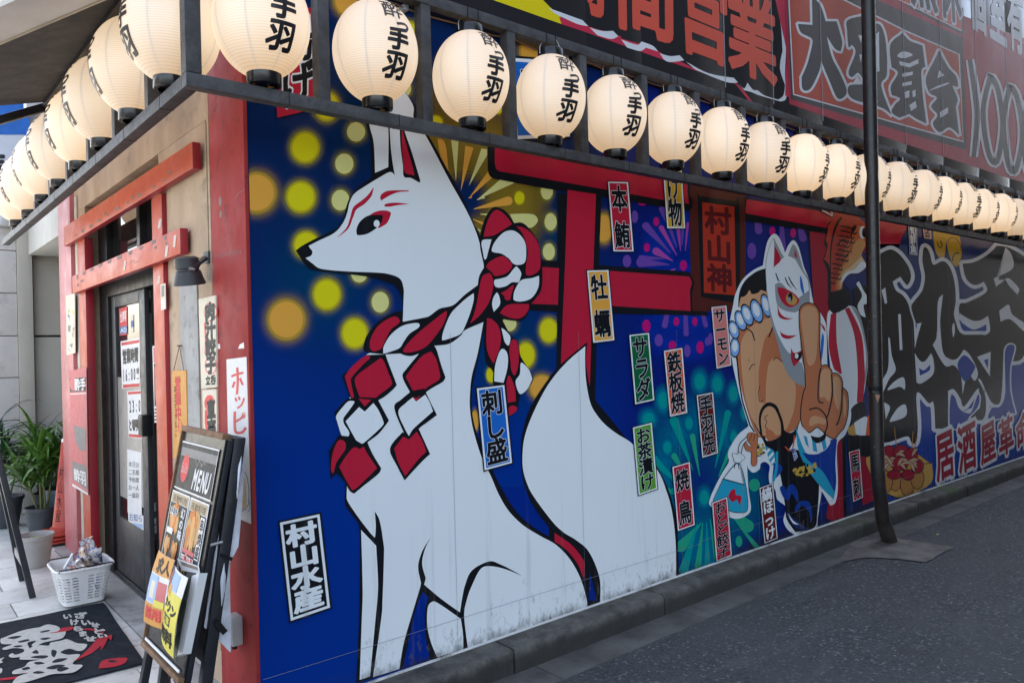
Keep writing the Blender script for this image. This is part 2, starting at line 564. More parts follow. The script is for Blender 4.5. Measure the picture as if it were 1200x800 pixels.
M_apron = mat('apron_concrete', (0.29, 0.28, 0.265), 0.6, 0.22, 4.0, 0.25, 90, dirt=((0.12, 0.115, 0.11), 0.7, 6))

# ---------------------------------------------------------------- ground
ZF = 0.13
st = MB(); st.faces([(-60, -60, 0), (60, -60, 0), (60, -0.37, 0), (-60, -0.37, 0)], [(0, 1, 2, 3)])
tag(st.build('asphalt_street', M_asph), kind='structure')
gd = MB(); gd.faces([(-90, -90, -0.02), (90, -90, -0.02), (90, 90, -0.02), (-90, 90, -0.02)], [(0, 1, 2, 3)])
tag(gd.build('ground', mat('town_ground', (0.44, 0.41, 0.36), 0.9, 0.1, 0.4)), kind='structure')
gut = thing('gutter', (0, 0, 0), kind='structure')
random.seed(3)
xg = -1.0
while xg < 14:
    w = 1.2
    b_ = MB(); yy = -0.375 - random.uniform(0, 0.012)
    b_.box(xg, xg + w - 0.008, yy, -0.165, -0.05, 0.004 + random.uniform(0, 0.002), 0.002)
    b_.build('gutter_slab', M_gut, gut); xg += w
pat = MB()
cor = [hit(*p, 2, 0.006) for p in ((1046, 630), (1080, 635), (1117, 641), (1101, 650), (1085, 659), (1055, 655), (1012, 653), (980, 660), (1000, 634))]
q = curve([(p.x, p.y, i in (0, 2, 4, 7, 8)) for i, p in enumerate(cor)], sub=4)
q = [(x + random.uniform(-.008, .008), y + random.uniform(-.008, .008)) for x, y in q]
pat.faces([(x, y, 0.008) for x, y in q], [t for t in tessellate_polygon([[Vector((x, y, 0)) for x, y in q]])])
pat.build('concrete_patch', M_gut2, gut)
curb = thing('curb', (0, 0, 0), kind='structure')
edges = [-1.1, 0.05, 1.256, 2.463, 3.76]
while edges[-1] < 14: edges.append(edges[-1] + 1.21)
for a, c in zip(edges, edges[1:]):
    b_ = MB(); n = 10; ys = random.uniform(-.004, .004)
    prof = [(-0.168, -0.05), (-0.168, 0.100), (-0.163, 0.118), (-0.150, 0.127), (-0.12, 0.130), (0.05, 0.131), (0.05, -0.05)]
    rows = []
    for i in range(n + 1):
        x = a + 0.006 + (c - a - 0.012) * i / n
        rows.append([(x, y + ys + (random.uniform(-.004, .004) if 0 < j < 5 else 0), z + (random.uniform(-.0025, .0025) if 0 < j < 5 else 0)) for j, (y, z) in enumerate(prof)])
    vs = [p for r in rows for p in r]; k = len(prof); fs = []
    for i in range(n):
        for j in range(k - 1): fs.append((i * k + j, i * k + j + 1, (i + 1) * k + j + 1, (i + 1) * k + j))
    fs += [tuple(range(k)), tuple(n * k + j for j in range(k))[::-1]]
    b_.faces(vs, fs, True); b_.build('curb_block', M_curb, curb, sharp=50)

pave = thing('paved_forecourt', (0, 0, 0), kind='structure')
b_ = MB(); b_.box(-3.25, -0.001, -0.16, 7.6, -0.05, 0.118); b_.build('mortar_bed', mat('mortar', (0.05, 0.05, 0.05), 0.9), pave)
b_ = MB(); b_.box(-0.112, 0.30, 0.30, 3.98, -0.04, ZF + 0.002, 0.003); b_.build('threshold_apron', M_apron, pave)
tiles = {}
def tile_at(x0, x1, y0, y1):
    k = (round(x1 - x0, 2), round(y1 - y0, 2))
    if k not in tiles:
        t_ = MB(); t_.box(0, k[0] - 0.006, 0, k[1] - 0.006, -0.06, 0, 0.003)
        o = t_.build('paving_stone', M_tile, pave); tiles[k] = o
    else:
        o = tiles[k].copy(); COL.objects.link(o); o.parent = pave
    o.location = (x0, y0, ZF + random.uniform(-.0015, .0015))
for r in range(-7, 16):
    y0 = 2.274 + 0.33 * r
    x = -0.573 - 0.66 * 4 + (0.33 if r % 2 else 0)
    while x < (-0.12 if y0 < 3.9 else 0.9):
        x1 = min(x + 0.66, -0.113) if 0.0 < y0 < 3.9 else x + 0.66
        if y0 > -0.16 and x1 - x > 0.04: tile_at(x, x1, y0, y0 + 0.33)
        x += 0.66

# ---------------------------------------------------------------- restaurant building
bld = thing('restaurant_building', (0, 0, 0), 'corner restaurant with a fox mural along the street and a red gate round its door', 'building')
XR = 14.0
M_back = vinyl('aluminium_edge', (0.55, 0.55, 0.56))
def nightm():
    m, nt, b = newmat('print_night_sky')
    pos = node(nt, 'ShaderNodeNewGeometry').outputs['Position']
    sp = node(nt, 'ShaderNodeSeparateXYZ'); nt.links.new(pos, sp.inputs[0])
    n1 = noise(nt, pos, 1.7, 4)
    h = maths(nt, 'ADD', sp.outputs[2], maths(nt, 'MULTIPLY', n1, 0.5))
    col = mixc(nt, (0.002, 0.030, 0.235), (0.004, 0.019, 0.088), ramp(nt, h, 1.2, 2.7))
    col = mixc(nt, col, (0.004, 0.013, 0.16), maths(nt, 'MULTIPLY', ramp(nt, sp.outputs[0], 1.9, 2.6), 0.9))
    col = mixc(nt, col, (0.010, 0.024, 0.12), ramp(nt, sp.outputs[0], 4.3, 5.2))
    fl = ramp(nt, noise(nt, pos, 70, 4, 0.7), 0.74, 0.79, 0, 1)
    col = mixc(nt, col, (0.05, 0.20, 0.55), maths(nt, 'MULTIPLY', fl, ramp(nt, sp.outputs[2], 0.2, 1.0, 0.6, 0)))
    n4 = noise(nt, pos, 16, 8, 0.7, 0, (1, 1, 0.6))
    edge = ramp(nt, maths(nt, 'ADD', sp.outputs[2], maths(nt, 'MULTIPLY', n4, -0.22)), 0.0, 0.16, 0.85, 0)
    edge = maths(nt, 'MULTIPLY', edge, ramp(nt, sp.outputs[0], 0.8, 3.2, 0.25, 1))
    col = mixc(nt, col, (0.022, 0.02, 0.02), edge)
    nt.links.new(col, b.inputs['Base Color'])
    b.inputs['Roughness'].default_value = 0.16; b.inputs['Specular IOR Level'].default_value = 0.07
    return m
M_night = nightm()
b_ = MB().use(M_night); b_.box(0.004, XR, 0.0, 0.22, 0.10, 3.34); mural = b_.build('mural_wall', None, bld)
b_ = MB(); b_.box(0.0, XR, 0.03, 0.3, 3.343, 14.0); b_.box(0.03, XR, 0.3, 5.68, 13.6, 14.0); b_.box(0.0, 0.3, 0.303, 5.68, 3.323, 14.0)  # upper storeys out of view, height set to keep the street in shadow
b_.box(XR - 0.3, XR - 0.003, 0.303, 5.68, 0, 8.59); b_.box(0.303, XR - 0.303, 5.4, 5.68, 0, 8.59); b_.build('upper_wall', mat('upper_cladding', (0.10, 0.095, 0.09), 0.7, 0.1, 2), bld)
OY0, OY1, OZ = 1.27, 3.12, 2.78
b_ = MB()
b_.box(0.0, 0.24, 0.43, OY0, 0.06, OZ); b_.box(0.0, 0.24, OY1, 3.50, 0.06, OZ); b_.box(0.0, 0.24, 0.43, 3.50, OZ + 0.002, 3.32)
b_.box(-0.012, -0.001, 0.47, 1.02, 2.14, 2.77, 0.003); b_.box(-0.010, -0.001, 0.435, 0.46, 0.3, 3.2, 0.002)
b_.build('entrance_wall', M_conc, bld)
b_ = MB(); b_.box(-0.008, -0.001, 0.66, 0.93, 0.14, 2.08, 0.002); b_.build('concrete_column', M_conc2, bld)
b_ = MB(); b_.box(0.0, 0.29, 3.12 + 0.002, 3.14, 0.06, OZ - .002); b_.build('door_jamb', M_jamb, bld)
b_ = MB(); b_.box(-0.014, 0.0035, -0.001, 0.418, 0.10, 3.32, 0.003); b_.build('corner_pillar', M_redp, bld)
b_ = MB(); b_.box(-0.006, 0.05, 0.419, 0.431, 0.10, 3.3); b_.build('wall_joint', M_black, bld)
b_ = MB(); b_.box(-0.03, 0.22, 3.503, 3.98, 0.10, 3.02, 0.004); b_.build('far_pillar', mat('pink_pillar_paint', (0.45, 0.12, 0.125), 0.42, 0.12, 3, 0.04, 50, dirt=((0.25, 0.04, 0.04), 0.5, 12)), bld)  # base colour paler and pinker than the corner pillar
b_ = MB(); b_.box(-0.012, 0.02, 3.36, 3.44, 0.13, 2.9, 0.003); b_.build('pale_strip', mat('pale_board', (0.42, 0.38, 0.31), 0.6, 0.12, 5), bld)
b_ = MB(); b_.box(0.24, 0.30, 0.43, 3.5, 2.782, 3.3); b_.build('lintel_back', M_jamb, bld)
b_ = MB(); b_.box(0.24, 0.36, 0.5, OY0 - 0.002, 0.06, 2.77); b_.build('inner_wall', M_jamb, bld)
# trim at the foot of the mural
b_ = MB(); b_.box(0.01, XR, -0.016, -0.0005, 0.1305, 0.139, 0.001); b_.build('base_trim', mat('white_trim', (0.62, 0.62, 0.62), 0.5, 0.1, 8, dirt=((0.10, 0.09, 0.08), 1.0, 3.4)), mural)
# interior seen through the door
b_ = MB(); b_.box(2.4, 2.5, 0.5, 5.3, 0.0, 3.3); b_.box(0.31, 2.4, 0.31, 5.39, 3.18, 3.3); b_.box(0.31, 2.4, 0.31, 5.39, 0.0, 0.13)
b_.build('dining_room', mat('dim_interior', (0.06, 0.045, 0.035), 0.8, 0.3, 3), bld)

# sliding door with transom, set back in the opening
DX = 0.08
door = thing('sliding_door', (DX, 2.1, ZF), 'dark framed glass sliding door with paper notices on it', 'door')
def glassm(name, tint, rough=0.03):
    m, nt, b = newmat(name)
    b.inputs['Base Color'].default_value = (*tint, 1)
    b.inputs['Roughness'].default_value = rough
    b.inputs['Specular IOR Level'].default_value = 0.5
    return m
M_glass = glassm('dark_glass', (0.012, 0.013, 0.014))
M_frost = mat('frosted_film', (0.20, 0.19, 0.175), 0.35, 0.06, 4)
yA, yB, yC, yD = 2.93, 2.58, 2.14, 1.93
b_ = MB(); b_.box(DX, DX + 0.10, 2.86, OY1 - .004, 0.135, OZ - .004, 0.002); b_.box(DX, DX + 0.10, OY0 + .004, 1.32, 0.135, OZ - .004, 0.002)
b_.box(DX - 0.004, DX + 0.10, 1.322, 2.858, 2.10, 2.24, 0.002); b_.box(DX, DX + 0.1, 1.322, 2.858, 2.70, 2.775, 0.002); b_.box(DX, DX + 0.09, 1.99, 2.06, 2.242, 2.698, 0.002)
b_.build('door_frame', M_black, door)
b_ = MB(); b_.box(DX + 0.04, DX + 0.05, 1.322, 1.988, 2.242, 2.698); b_.build('transom_pane', M_glass, door)
b_ = MB(); b_.box(DX + 0.04, DX + 0.05, 2.062, 2.858, 2.242, 2.698); b_.build('transom_pane', M_glass, door)
b_ = MB(); b_.box(DX - 0.01, DX + 0.12, 1.3, 2.93, 0.126, 0.142, 0.002)
for k in range(3): b_.box(DX + 0.01 + 0.03 * k, DX + 0.018 + 0.03 * k, 1.3, 2.93, 0.142, 0.152, 0.001)
b_.build('sill', M_alu, door)
b_ = MB(); b_.box(DX + 0.02, DX + 0.05, 2.75, 2.858, 0.155, 2.098, 0.002); b_.box(DX + 0.02, DX + 0.05, 2.00, 2.13, 0.155, 2.098, 0.003); b_.box(DX + 0.02, DX + 0.05, 2.132, 2.748, 2.02, 2.098, 0.002); b_.box(DX + 0.02, DX + 0.05, 2.132, 2.748, 0.155, 0.55, 0.004)
b_.build('leaf_frame', M_alu, door)
b_ = MB(); b_.box(DX + 0.032, DX + 0.038, 2.131, 2.749, 0.551, 2.019); b_.build('pane', M_glass, door)
b_ = MB(); b_.box(DX + 0.06, DX + 0.09, 1.90, 1.995, 0.155, 2.098, 0.002); b_.box(DX + 0.06, DX + 0.09, 1.324, 1.40, 0.155, 2.098, 0.002); b_.box(DX + 0.06, DX + 0.09, 1.402, 1.898, 0.155, 0.26, 0.002); b_.box(DX + 0.06, DX + 0.09, 1.402, 1.898, 2.02, 2.098, 0.002)
b_.build('leaf_frame', M_black, door)
b_ = MB(); b_.box(DX + 0.072, DX + 0.078, 1.401, 1.899, 0.261, 2.019); b_.build('pane', M_glass, door)
pa, pb = hit(160, 483, 0, DX), hit(176, 511, 0, DX)
b_ = MB(); b_.box(DX - 0.045, DX + 0.02, pb.y, pb.y + 0.10, pb.z, pa.z, 0.012); b_.box(DX - 0.03, DX + 0.02, pb.y + .1, pa.y, pa.z - .09, pa.z - .045, 0.006); b_.build('handle', M_black, door)
pf, pg = hit(142, 452, 0, DX + .03), hit(160, 590, 0, DX + .03)
b_ = MB(); b_.box(DX + 0.0265, DX + 0.0315, 2.133, 2.747, pg.z, pf.z + 0.06); b_.build('frosted_film', M_frost, door)

# neighbour beyond, and the beam that joins it
nb = thing('neighbour_building', (0, 5.74, 0), 'grey panelled neighbouring building beyond the potted plants', 'building')
zs = [0.0, 1.07, 1.49, 1.90, 2.32, 2.74, 3.16, 3.58, 4.2]
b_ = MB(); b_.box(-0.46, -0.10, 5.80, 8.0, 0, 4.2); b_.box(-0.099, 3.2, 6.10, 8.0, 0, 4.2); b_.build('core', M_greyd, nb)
for i in range(len(zs) - 1):
    b_ = MB(); b_.box(-0.45, -0.102, 5.74, 5.797, zs[i] + .004, zs[i + 1] - .004, 0.004); b_.build('wall_panel', M_grey, nb)
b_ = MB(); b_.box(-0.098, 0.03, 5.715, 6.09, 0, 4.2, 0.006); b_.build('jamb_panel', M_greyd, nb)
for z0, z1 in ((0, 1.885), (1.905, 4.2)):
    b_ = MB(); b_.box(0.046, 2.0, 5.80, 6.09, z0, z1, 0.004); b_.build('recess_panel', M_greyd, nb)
b_ = MB(); b_.box(0.0, 0.35, 3.985, 5.71, 2.70, 3.4, 0.006); b_.build('beam', mat('pale_beam', (0.47, 0.47, 0.44), 0.8, 0.08, 2, 0.1, 80, dirt=((0.3, 0.3, 0.28), 0.5, 5), sc=(1, 1, .3)), nb)
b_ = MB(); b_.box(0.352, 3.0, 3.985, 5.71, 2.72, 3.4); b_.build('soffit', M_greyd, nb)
b_ = MB(); b_.box(0.031, 0.045, 5.85, 6.0, 0, 2.7); b_.build('dark_joint', M_black, nb)

# unseen blocks shaping the light, mirrored in the glossy wall and sign
wst = thing('west_bounce_block', (-17, 8, 0), 'unseen cream block added to bounce sunlight onto the entrance', 'building')  # added out of view to bounce warm sunlight onto the entrance wall
b_ = MB(); b_.box(-24, -16.5, 2, 22, 0, 6.5); b_.build('wall', mat('west_wall', (0.33, 0.29, 0.24), 0.8, 0.1, 1), wst)
for k in range(5):
    for f_ in range(2):
        b_ = MB(); b_.box(-16.53, -16.49, 3.5 + 3.6 * k, 5.1 + 3.6 * k, 1.2 + 2.8 * f_, 2.8 + 2.8 * f_); b_.build('window', M_glass, wst)
opp = thing('opposite_building', (8, -5.4, 0), 'unseen dark block across the street, shaped to shade the mural', 'building')  # out of view; nearness and dark walls dim the mural's right end
b_ = MB(); b_.box(2.6, 70, -16, -5.2, 0, 13); b_.build('wall', mat('opposite_wall', (0.022, 0.022, 0.024), 0.8, 0.1, 1), opp)
for k in range(8):
    for f_ in range(3):
        b_ = MB(); b_.box(5.6 + 4 * k, 7.8 + 4 * k, -5.202, -5.16, 1.0 + 2.6 * f_, 2.6 + 2.6 * f_); b_.build('window', M_black, opp)

# ---------------------------------------------------------------- the mural
A1, A2, A3, A4, A5 = (400, 90, 6), (340, 190, 6), (470, 230, 6), (370, 350, 6), (520, 340, 6)
A6, A7, A8 = (370, 470, 6), (540, 450, 6), (600, 390, 6)
B1, B2, B3, B4, B5, B6, B7, B8 = (390, 570, 6), (400, 667, 6), (560, 570, 6), (640, 560, 6), (500, 130, 6), (640, 170, 6), (640, 290, 6), (700, 400, 6)
PH = (0, 0, 1)
def glowm(name, c):
    m, nt, b = newmat(name)
    at = node(nt, 'ShaderNodeAttribute', attribute_name='glow')
    b.inputs['Base Color'].default_value = (*c, 1)
    b.inputs['Roughness'].default_value = 0.16; b.inputs['Specular IOR Level'].default_value = 0.07
    nt.links.new(ramp(nt, at.outputs['Fac'], 0, 1), b.inputs['Alpha'])
    return m
G_Y = glowm('print_yellow_glow', (0.60, 0.50, 0.015)); G_O = glowm('print_orange_glow', (0.55, 0.33, 0.04)); G_OL = glowm('print_olive_glow', (0.23, 0.155, 0.02))
G_T = glowm('print_teal_glow', (0.0, 0.16, 0.30)); G_B = glowm('print_blue_glow', (0.004, 0.03, 0.34)); G_LB = glowm('print_haze_glow', (0.0, 0.075, 0.17)); G_N = glowm('print_dark_centre', (0.004, 0.02, 0.10))

# printed glows
g = Pic(ML(), 0.00032)
for x, y, rx, ry, a in ((372, 330, 105, 120, .85), (600, 420, 75, 95, .85), (545, 330, 90, 80, .7), (430, 150, 90, 75, .5), (400, 60, 90, 60, .35), (650, 280, 50, 70, .6)):
    g.halo(G_LB, x, y, rx, ry, ((0, a * .55), (.35, a * .45), (.7, a * .2), (1, 0)))
g.halo(G_OL, 545, 232, 108, 120, ((0, .0), (.13, .05), (.30, .75), (.62, .95), (.82, .6), (1, 0)))
g.halo(G_OL, 545, 110, 80, 60, ((0, .7), (.5, .5), (1, 0)))
for x, y, rx, ry in ((800, 300, 62, 75), (805, 385, 70, 50), (805, 350, 60, 60)):
    g.halo(G_B, x, y, rx, ry, ((0, .3), (.3, .85), (.7, .6), (1, 0)))
g.halo(G_T, 822, 560, 82, 118, ((0, .15), (.25, .35), (.55, .75), (.8, .4), (1, 0)))
g.halo(G_T, 828, 640, 40, 45, ((0, .8), (.6, .6), (1, 0)))
g.halo(G_T, 880, 590, 42, 55, ((0, .4), (.6, .35), (1, 0)))
dots = [('O', 301, 226, 20, 21), ('Y', 357.5, 173, 14.7, 16), ('C', 417.3, 154.7, 10.5, 11.3), ('C', 403.5, 192, 10.6, 11.8), ('Y', 352.5, 231, 15, 16), ('C', 399, 234.7, 10.3, 12),
        ('Y', 359, 287, 13.3, 14), ('O', 335.5, 374.5, 19.5, 21), ('Y', 383, 345, 14.3, 16), ('C', 445.6, 354, 10, 12), ('Y', 415.7, 390.6, 13.6, 15.6), ('C', 421, 320, 9.5, 11),
        ('Y', 383, 125, 13, 15), ('O', 409, 0, 16, 18), ('Y', 479, 40, 12, 13), ('C', 473.5, 104, 8, 10), ('Y', 510.7, 143, 6.8, 6.5), ('Y', 584, 127, 5, 6), ('O', 625, 60, 14.5, 16), ('C', 368, 22, 9, 10),
        ('Y', 608.7, 232, 5.3, 7), ('C', 640.8, 224, 7, 10), ('C', 645.2, 260, 7, 10), ('C', 643.2, 295, 7, 9.7), ('Y', 643, 387, 9.6, 12.7), ('Y', 616, 416, 9.6, 13.3), ('O', 635, 454, 13, 13.5),
        ('C', 597, 379, 8, 9), ('Y', 575.5, 439, 5, 8), ('O', 556.5, 493, 4, 11), ('O', 707.5, 267.5, 9.3, 15.3)]
for k, x, y, rx, ry in dots:
    g.halo({'O': G_O, 'Y': G_Y, 'C': G_Y}[k], x, y, rx, ry, ((0.9, .85 if k != 'C' else .5), (1.08, .68 if k != 'C' else .4), (1.28, .34 if k != 'C' else .2), (1.6, .10), (1.95, 0)))
for x, y, rx, ry in ((820, 447, 6, 9.5), (840.5, 450, 5.5, 9), (859.5, 461, 5, 9), (777.5, 469, 6.5, 10), (807.5, 496, 4, 6.7), (859.7, 511.7, 3.7, 6.5), (782, 524, 4.5, 7), (760, 491, 7, 8), (873, 483, 4, 8), (825.5, 582.5, 5.2, 8.4)):
    g.halo(G_T, x, y, rx, ry, ((.9, .9), (1.6, .5), (2.3, 0)))
g.build('glow_print', mural, 'soft yellow, blue and teal glows printed on the night sky')
for i, (k, x, y, rx, ry) in enumerate(dots):
    d = Pic(ML(), 0.00128 + 1.6e-5 * i); d.dot(k, x, y, rx, ry, 30); d.build('light_spot_print', mural)
fw = Pic(ML(), 0.00192)
fw.shape('O', B5, '75,195c 130,230 155,440c 100,330'); fw.shape('C', B5, '172,205c 224,215c 206,492c'); fw.shape('O', B5, '272,245c 330,258c 240,562c'); fw.shape('C', B5, '385,265c 425,270c 425,312c 295,530c')
fw.shape('O', B5, '432,425c 460,470c 298,612c'); fw.shape('C', B5, '520,480c 620,506c 358,622c'); fw.petal('O', 595.5, 235.5, 10.5, 555, 245); fw.shape('C', B5, '585,725c 740,725 782,770 740,820 690,815 620,800c')
fw.petal('O', 566, 262, 3.5, 554.5, 257, False); fw.petal('C', 572, 251.5, 2.5, 563, 251, False); fw.petal('C', 563, 271, 2, 560, 268, False); fw.petal('C', 568, 231, 3, 559, 234, False); fw.petal('O', 553, 231, 2, 549, 232, False)
fw.build('firework_print', mural, 'orange and cream firework burst behind the fox neck')
fw = Pic(ML(), 0.00192)
for k, x, y, rx, ry in (('M', 753, 238, 5, 3), ('P', 743.7, 254, 4, 7.5), ('M', 769, 259.7, 3.5, 5.3), ('M', 758, 290, 3.5, 5.2), ('M', 800.8, 311, 4.2, 6.3), ('P', 734.7, 306, 5, 7.3), ('P', 829, 400, 3, 5)): fw.dot(k, x, y, rx, ry)
for k, a in (('P', (757, 265, 9, 786, 297)), ('V', (775, 267, 6, 793, 299)), ('P', (786, 270, 4, 793, 290)), ('V', (795, 270, 4.5, 797.5, 294)), ('P', (800, 270, 3, 799, 288)), ('V', (806, 262, 3, 803, 294)), ('V', (769, 294.5, 9, 789, 306)), ('P', (751, 307.5, 11, 785, 310)), ('V', (787, 317, 3, 792, 315)), ('P', (776, 245, 8, 781, 262)), ('P', (751, 302, 6, 780, 303))): fw.petal(k, *a)
fw.build('firework_print', mural, 'purple and pink firework burst inside the painted gate')
fw = Pic(ML(), 0.00192)
for k, x, y, rx, ry in (('M', 757.5, 381.7, 5, 7.3), ('M', 792.5, 376.7, 3.4, 5.2), ('M', 814.3, 376.7, 3, 5.2), ('P', 772, 398.5, 4.8, 7.2), ('P', 805.3, 411, 4, 7.2), ('P', 832.5, 397, 2.8, 7), ('M', 788, 405, 4.4, 6), ('M', 820.5, 407, 4.3, 7.3), ('M', 905, 271, 3.6, 5.5), ('M', 929.5, 273, 3.4, 5.5), ('P', 881, 294, 5.3, 9.5)): fw.dot(k, x, y, rx, ry)
for a in ((779, 381, 7, 783, 360), (804, 391, 6, 803, 362), (827, 381, 5.5, 822, 362), (889, 270, 9, 886, 240), (917, 290, 8, 916, 262), (941, 279, 9, 936, 262)): fw.petal('P', *a, w1=2.2)
fw.build('firework_print', mural, 'purple and pink firework burst below the painted gate')
fw = Pic(ML(), 0.00200)
for k, x, y, rx, ry in (('T', 820, 447, 6, 9.5), ('T', 840.5, 450, 5.5, 9), ('T', 859.5, 461, 5, 9), ('T', 777.5, 469, 6.5, 10), ('T', 807.5, 496, 4, 6.7), ('T', 859.7, 511.7, 3.7, 6.5), ('T', 782, 524, 4.5, 7), ('T', 760, 491, 7, 8), ('T', 873, 483, 4, 8), ('T', 825.5, 582.5, 5.2, 8.4), ('T2', 884, 568, 6.5, 7.5), ('T2', 866, 634, 4, 6.5)): fw.dot(k, x, y, rx, ry)
for k, a in (('T', (790, 493, 10.5, 812, 551)), ('T2', (811.5, 511, 6.5, 820, 558)), ('T', (853, 484, 7.5, 838, 548)), ('T2', (857, 525, 6, 842, 558)), ('T', (766, 538, 10, 800, 572)), ('T2', (790, 534, 7, 806, 562)), ('T2', (778, 572, 7, 800, 582)), ('T2', (876, 616, 15, 846, 590)), ('T2', (888, 642, 6, 862, 610)),
             ('T2', (798, 640, 13, 822, 612)), ('T', (801, 668, 11, 817, 613)), ('T2', (818, 664, 8, 823.5, 612)), ('T', (829, 664, 7, 828, 612)), ('T2', (840, 655, 7, 832, 608)), ('T', (790, 575, 8, 812, 590))): fw.petal(k, *a)
fw.build('firework_print', mural, 'teal and green firework burst beside the white tail')

# painted red gate
t = Pic(ML(), 0.00280)
t.poly('K', [(653.5, 226), (705, 231), (702, 302), (701, 355), (699, 405), (697.5, 470), (690, 478), (660, 440), (652, 432), (653, 365)])
t.poly('K', [(620, 303), (655, 306.5), (654.5, 365.5), (612, 363)]); t.poly('K', [(700, 310.5), (808, 318.5), (813, 330), (811, 347), (831.7, 370), (700, 367)])
t.shape('K', PH, '571.5,170c 571.7,197 574,206 579,209.5c 640,221c 713,232c 806.7,247 811,244 812,236 809,228 806,212c')
t.poly('R', [(580, 172), (806, 212), (805.5, 224), (807.5, 239), (778, 234.5), (712, 222.5), (640, 210), (585, 200.8), (581.3, 198), (579.7, 190)])
t.poly('R', [(665.2, 222.5), (698.4, 227.5), (695.8, 302), (694, 355), (693, 395), (691, 458), (687, 440), (680, 408), (657.3, 427), (660.8, 340), (662.5, 302)])
t.poly('R', [(632, 312.5), (655, 314.2), (653.8, 357), (620, 355.8)]); t.poly('R', [(699.5, 316.3), (808, 324), (811, 331), (808.5, 340), (809.2, 364.3), (699, 357.2)])
t.poly('BN', [(808, 205), (874, 218), (873.5, 330), (868, 346), (862, 365), (838, 365), (834, 363), (830, 365), (811, 364), (810.5, 345), (813, 331), (809.5, 322), (808, 247), (811, 244), (812, 236), (808.5, 226)])
t.stroke('K', [(809, 322), (813, 331), (810, 345), (811, 365.5), (830, 366)], 1.6); t.shape('K', PH, '820,230 862,236c 866.5,240 867,352 863,355c 825,348.5 821.5,346c 817.5,234')
t.poly('PL', [(823, 237), (860.5, 242), (862.5, 346), (825, 343)]); t.text('DR', ((825, 240), (857, 243), (859, 344), (829, 341)), '村山神', 0.035)
t.build('gate_print', mural, 'red shrine gate painted behind the fox with a name board')
t = Pic(ML(), 0.00328)
t.poly('K', [(872.5, 231), (969, 247), (986, 253), (990, 262), (968.5, 273), (873, 259)]); t.poly('R', [(875, 233.5), (985, 251.5), (980, 258), (969, 267.3), (873.5, 250)])
t.poly('K', [(946.5, 268), (975, 273), (972, 380), (953, 350)]); t.poly('Rd', [(949, 271), (968, 274), (971.5, 378), (965, 400), (954, 366)])
t.poly('Rd', [(980, 520), (990, 505), (990.5, 606), (975, 611), (968, 606)]); t.poly('K', [(986, 506), (991, 508), (992, 606), (989, 606)]); t.poly('NV', [(991, 508), (996, 505), (1000, 600), (992, 604)])
t.poly('Rd', [(1006, 534), (1040, 524), (1040, 578), (1011, 592)]); t.poly('R', [(1030, 249), (1066, 258), (1062, 268), (1057, 278), (1054, 290), (1030, 290)])
t.build('gate_print', mural, 'red gate painted behind the cartoon man')

# the white fox
f = Pic(ML(), 0.00352)
f.shape('K', PH, '346.5,293.5c 356.5,286.5 373,278 386.5,272.3 397,264.8 402.8,255.5 406,241.5 412,228 423.3,217 436,208c 435,173 432.5,157 430,146 427,125 427,100c 434,84 449,125 455,150c 455.5,115 460,92c 470.5,103 479,113.5 487.5,126 488,140 504,162 526.7,203 541.5,229.5 554,259.5 562,275 569,300 571,313c 571,340 560,372 545,380 500,384 472,374c 471,350 464,336 454,331 430,324 390,319.3 366,316 358.5,311 351.5,301')
f.shape('W', PH, '361.7,288c 373,282.3 391.7,273 401.7,261.7 406.7,250 409.8,237 415,227.3 426.7,219 443,209 456.7,201.7 462.7,205.3c 460,190 458,173 456.7,151.7c 456.5,115 461,98c 470,103.5 478.3,113.5 484.7,126 485.3,140 500,161 525,208 537.3,230 548.3,250 558.3,273 565,296.7 567,313c 560,345 520,366 472,377c 473,350 473,338 468.7,326.5 455,321 440,319.3 406.7,318 376.7,315 366,308.5 358,302.3c 364.5,299.5 366,294.5 363,290.5')
f.shape('W', PH, '431,130c 433,147.5 438,168 439.5,202.7c 455,196c 455,151.7 450,133.7 447,126 437,98c')
f.shape('K', A1, '408,300c 425,300c 450,400 492,520 556,732c 545,742 490,712 440,702 432,620 415,480'); f.shape('R', A1, '425,330c 440,420 480,560 512,682 490,688 445,668 432,560 425,450')
f.shape('R', A2, '540,385c 600,349 660,339 703,350 707,372 680,430 622,465c 600,430'); f.shape('K', A2, '468,505c 467,470 490,420 540,380 600,371 652,373c 645,420 605,465 540,505 480,514'); f.dot('W', 441.4, 262, 3.5, 4.2)
f.line('R', A2, '586,180 560,235 512,283 456,325 432,390 402,465 333,528', [0.3, 4.2, 5.4, 4.6, 3.0, 2.4, 0.2]); f.shape('R', A2, '640,271c 633,245 650,220 700,200 833,199c 830,206 760,212 700,235'); f.shape('R', A2, '664,313c 670,295 740,285 840,295c 760,303 700,313')
f.shape('K', PH, '404.7,573c 404.5,590 411,601 418,610 421.5,622 421.7,667 420.8,725 417.5,800c 437,794c 468,784c 513,770.5c 600,744c 688,713c 704,706c 704,686.7 701.7,673 695,655 686.7,641 673,630.5 660,622.5 647,611c 643,616 630,607 621.7,614.5 605,599 586.7,570 576,548 566,524 558,505 553.3,483 553,460 556,440 562,413 568.5,376c 540,392 500,410 440,420 408,480')
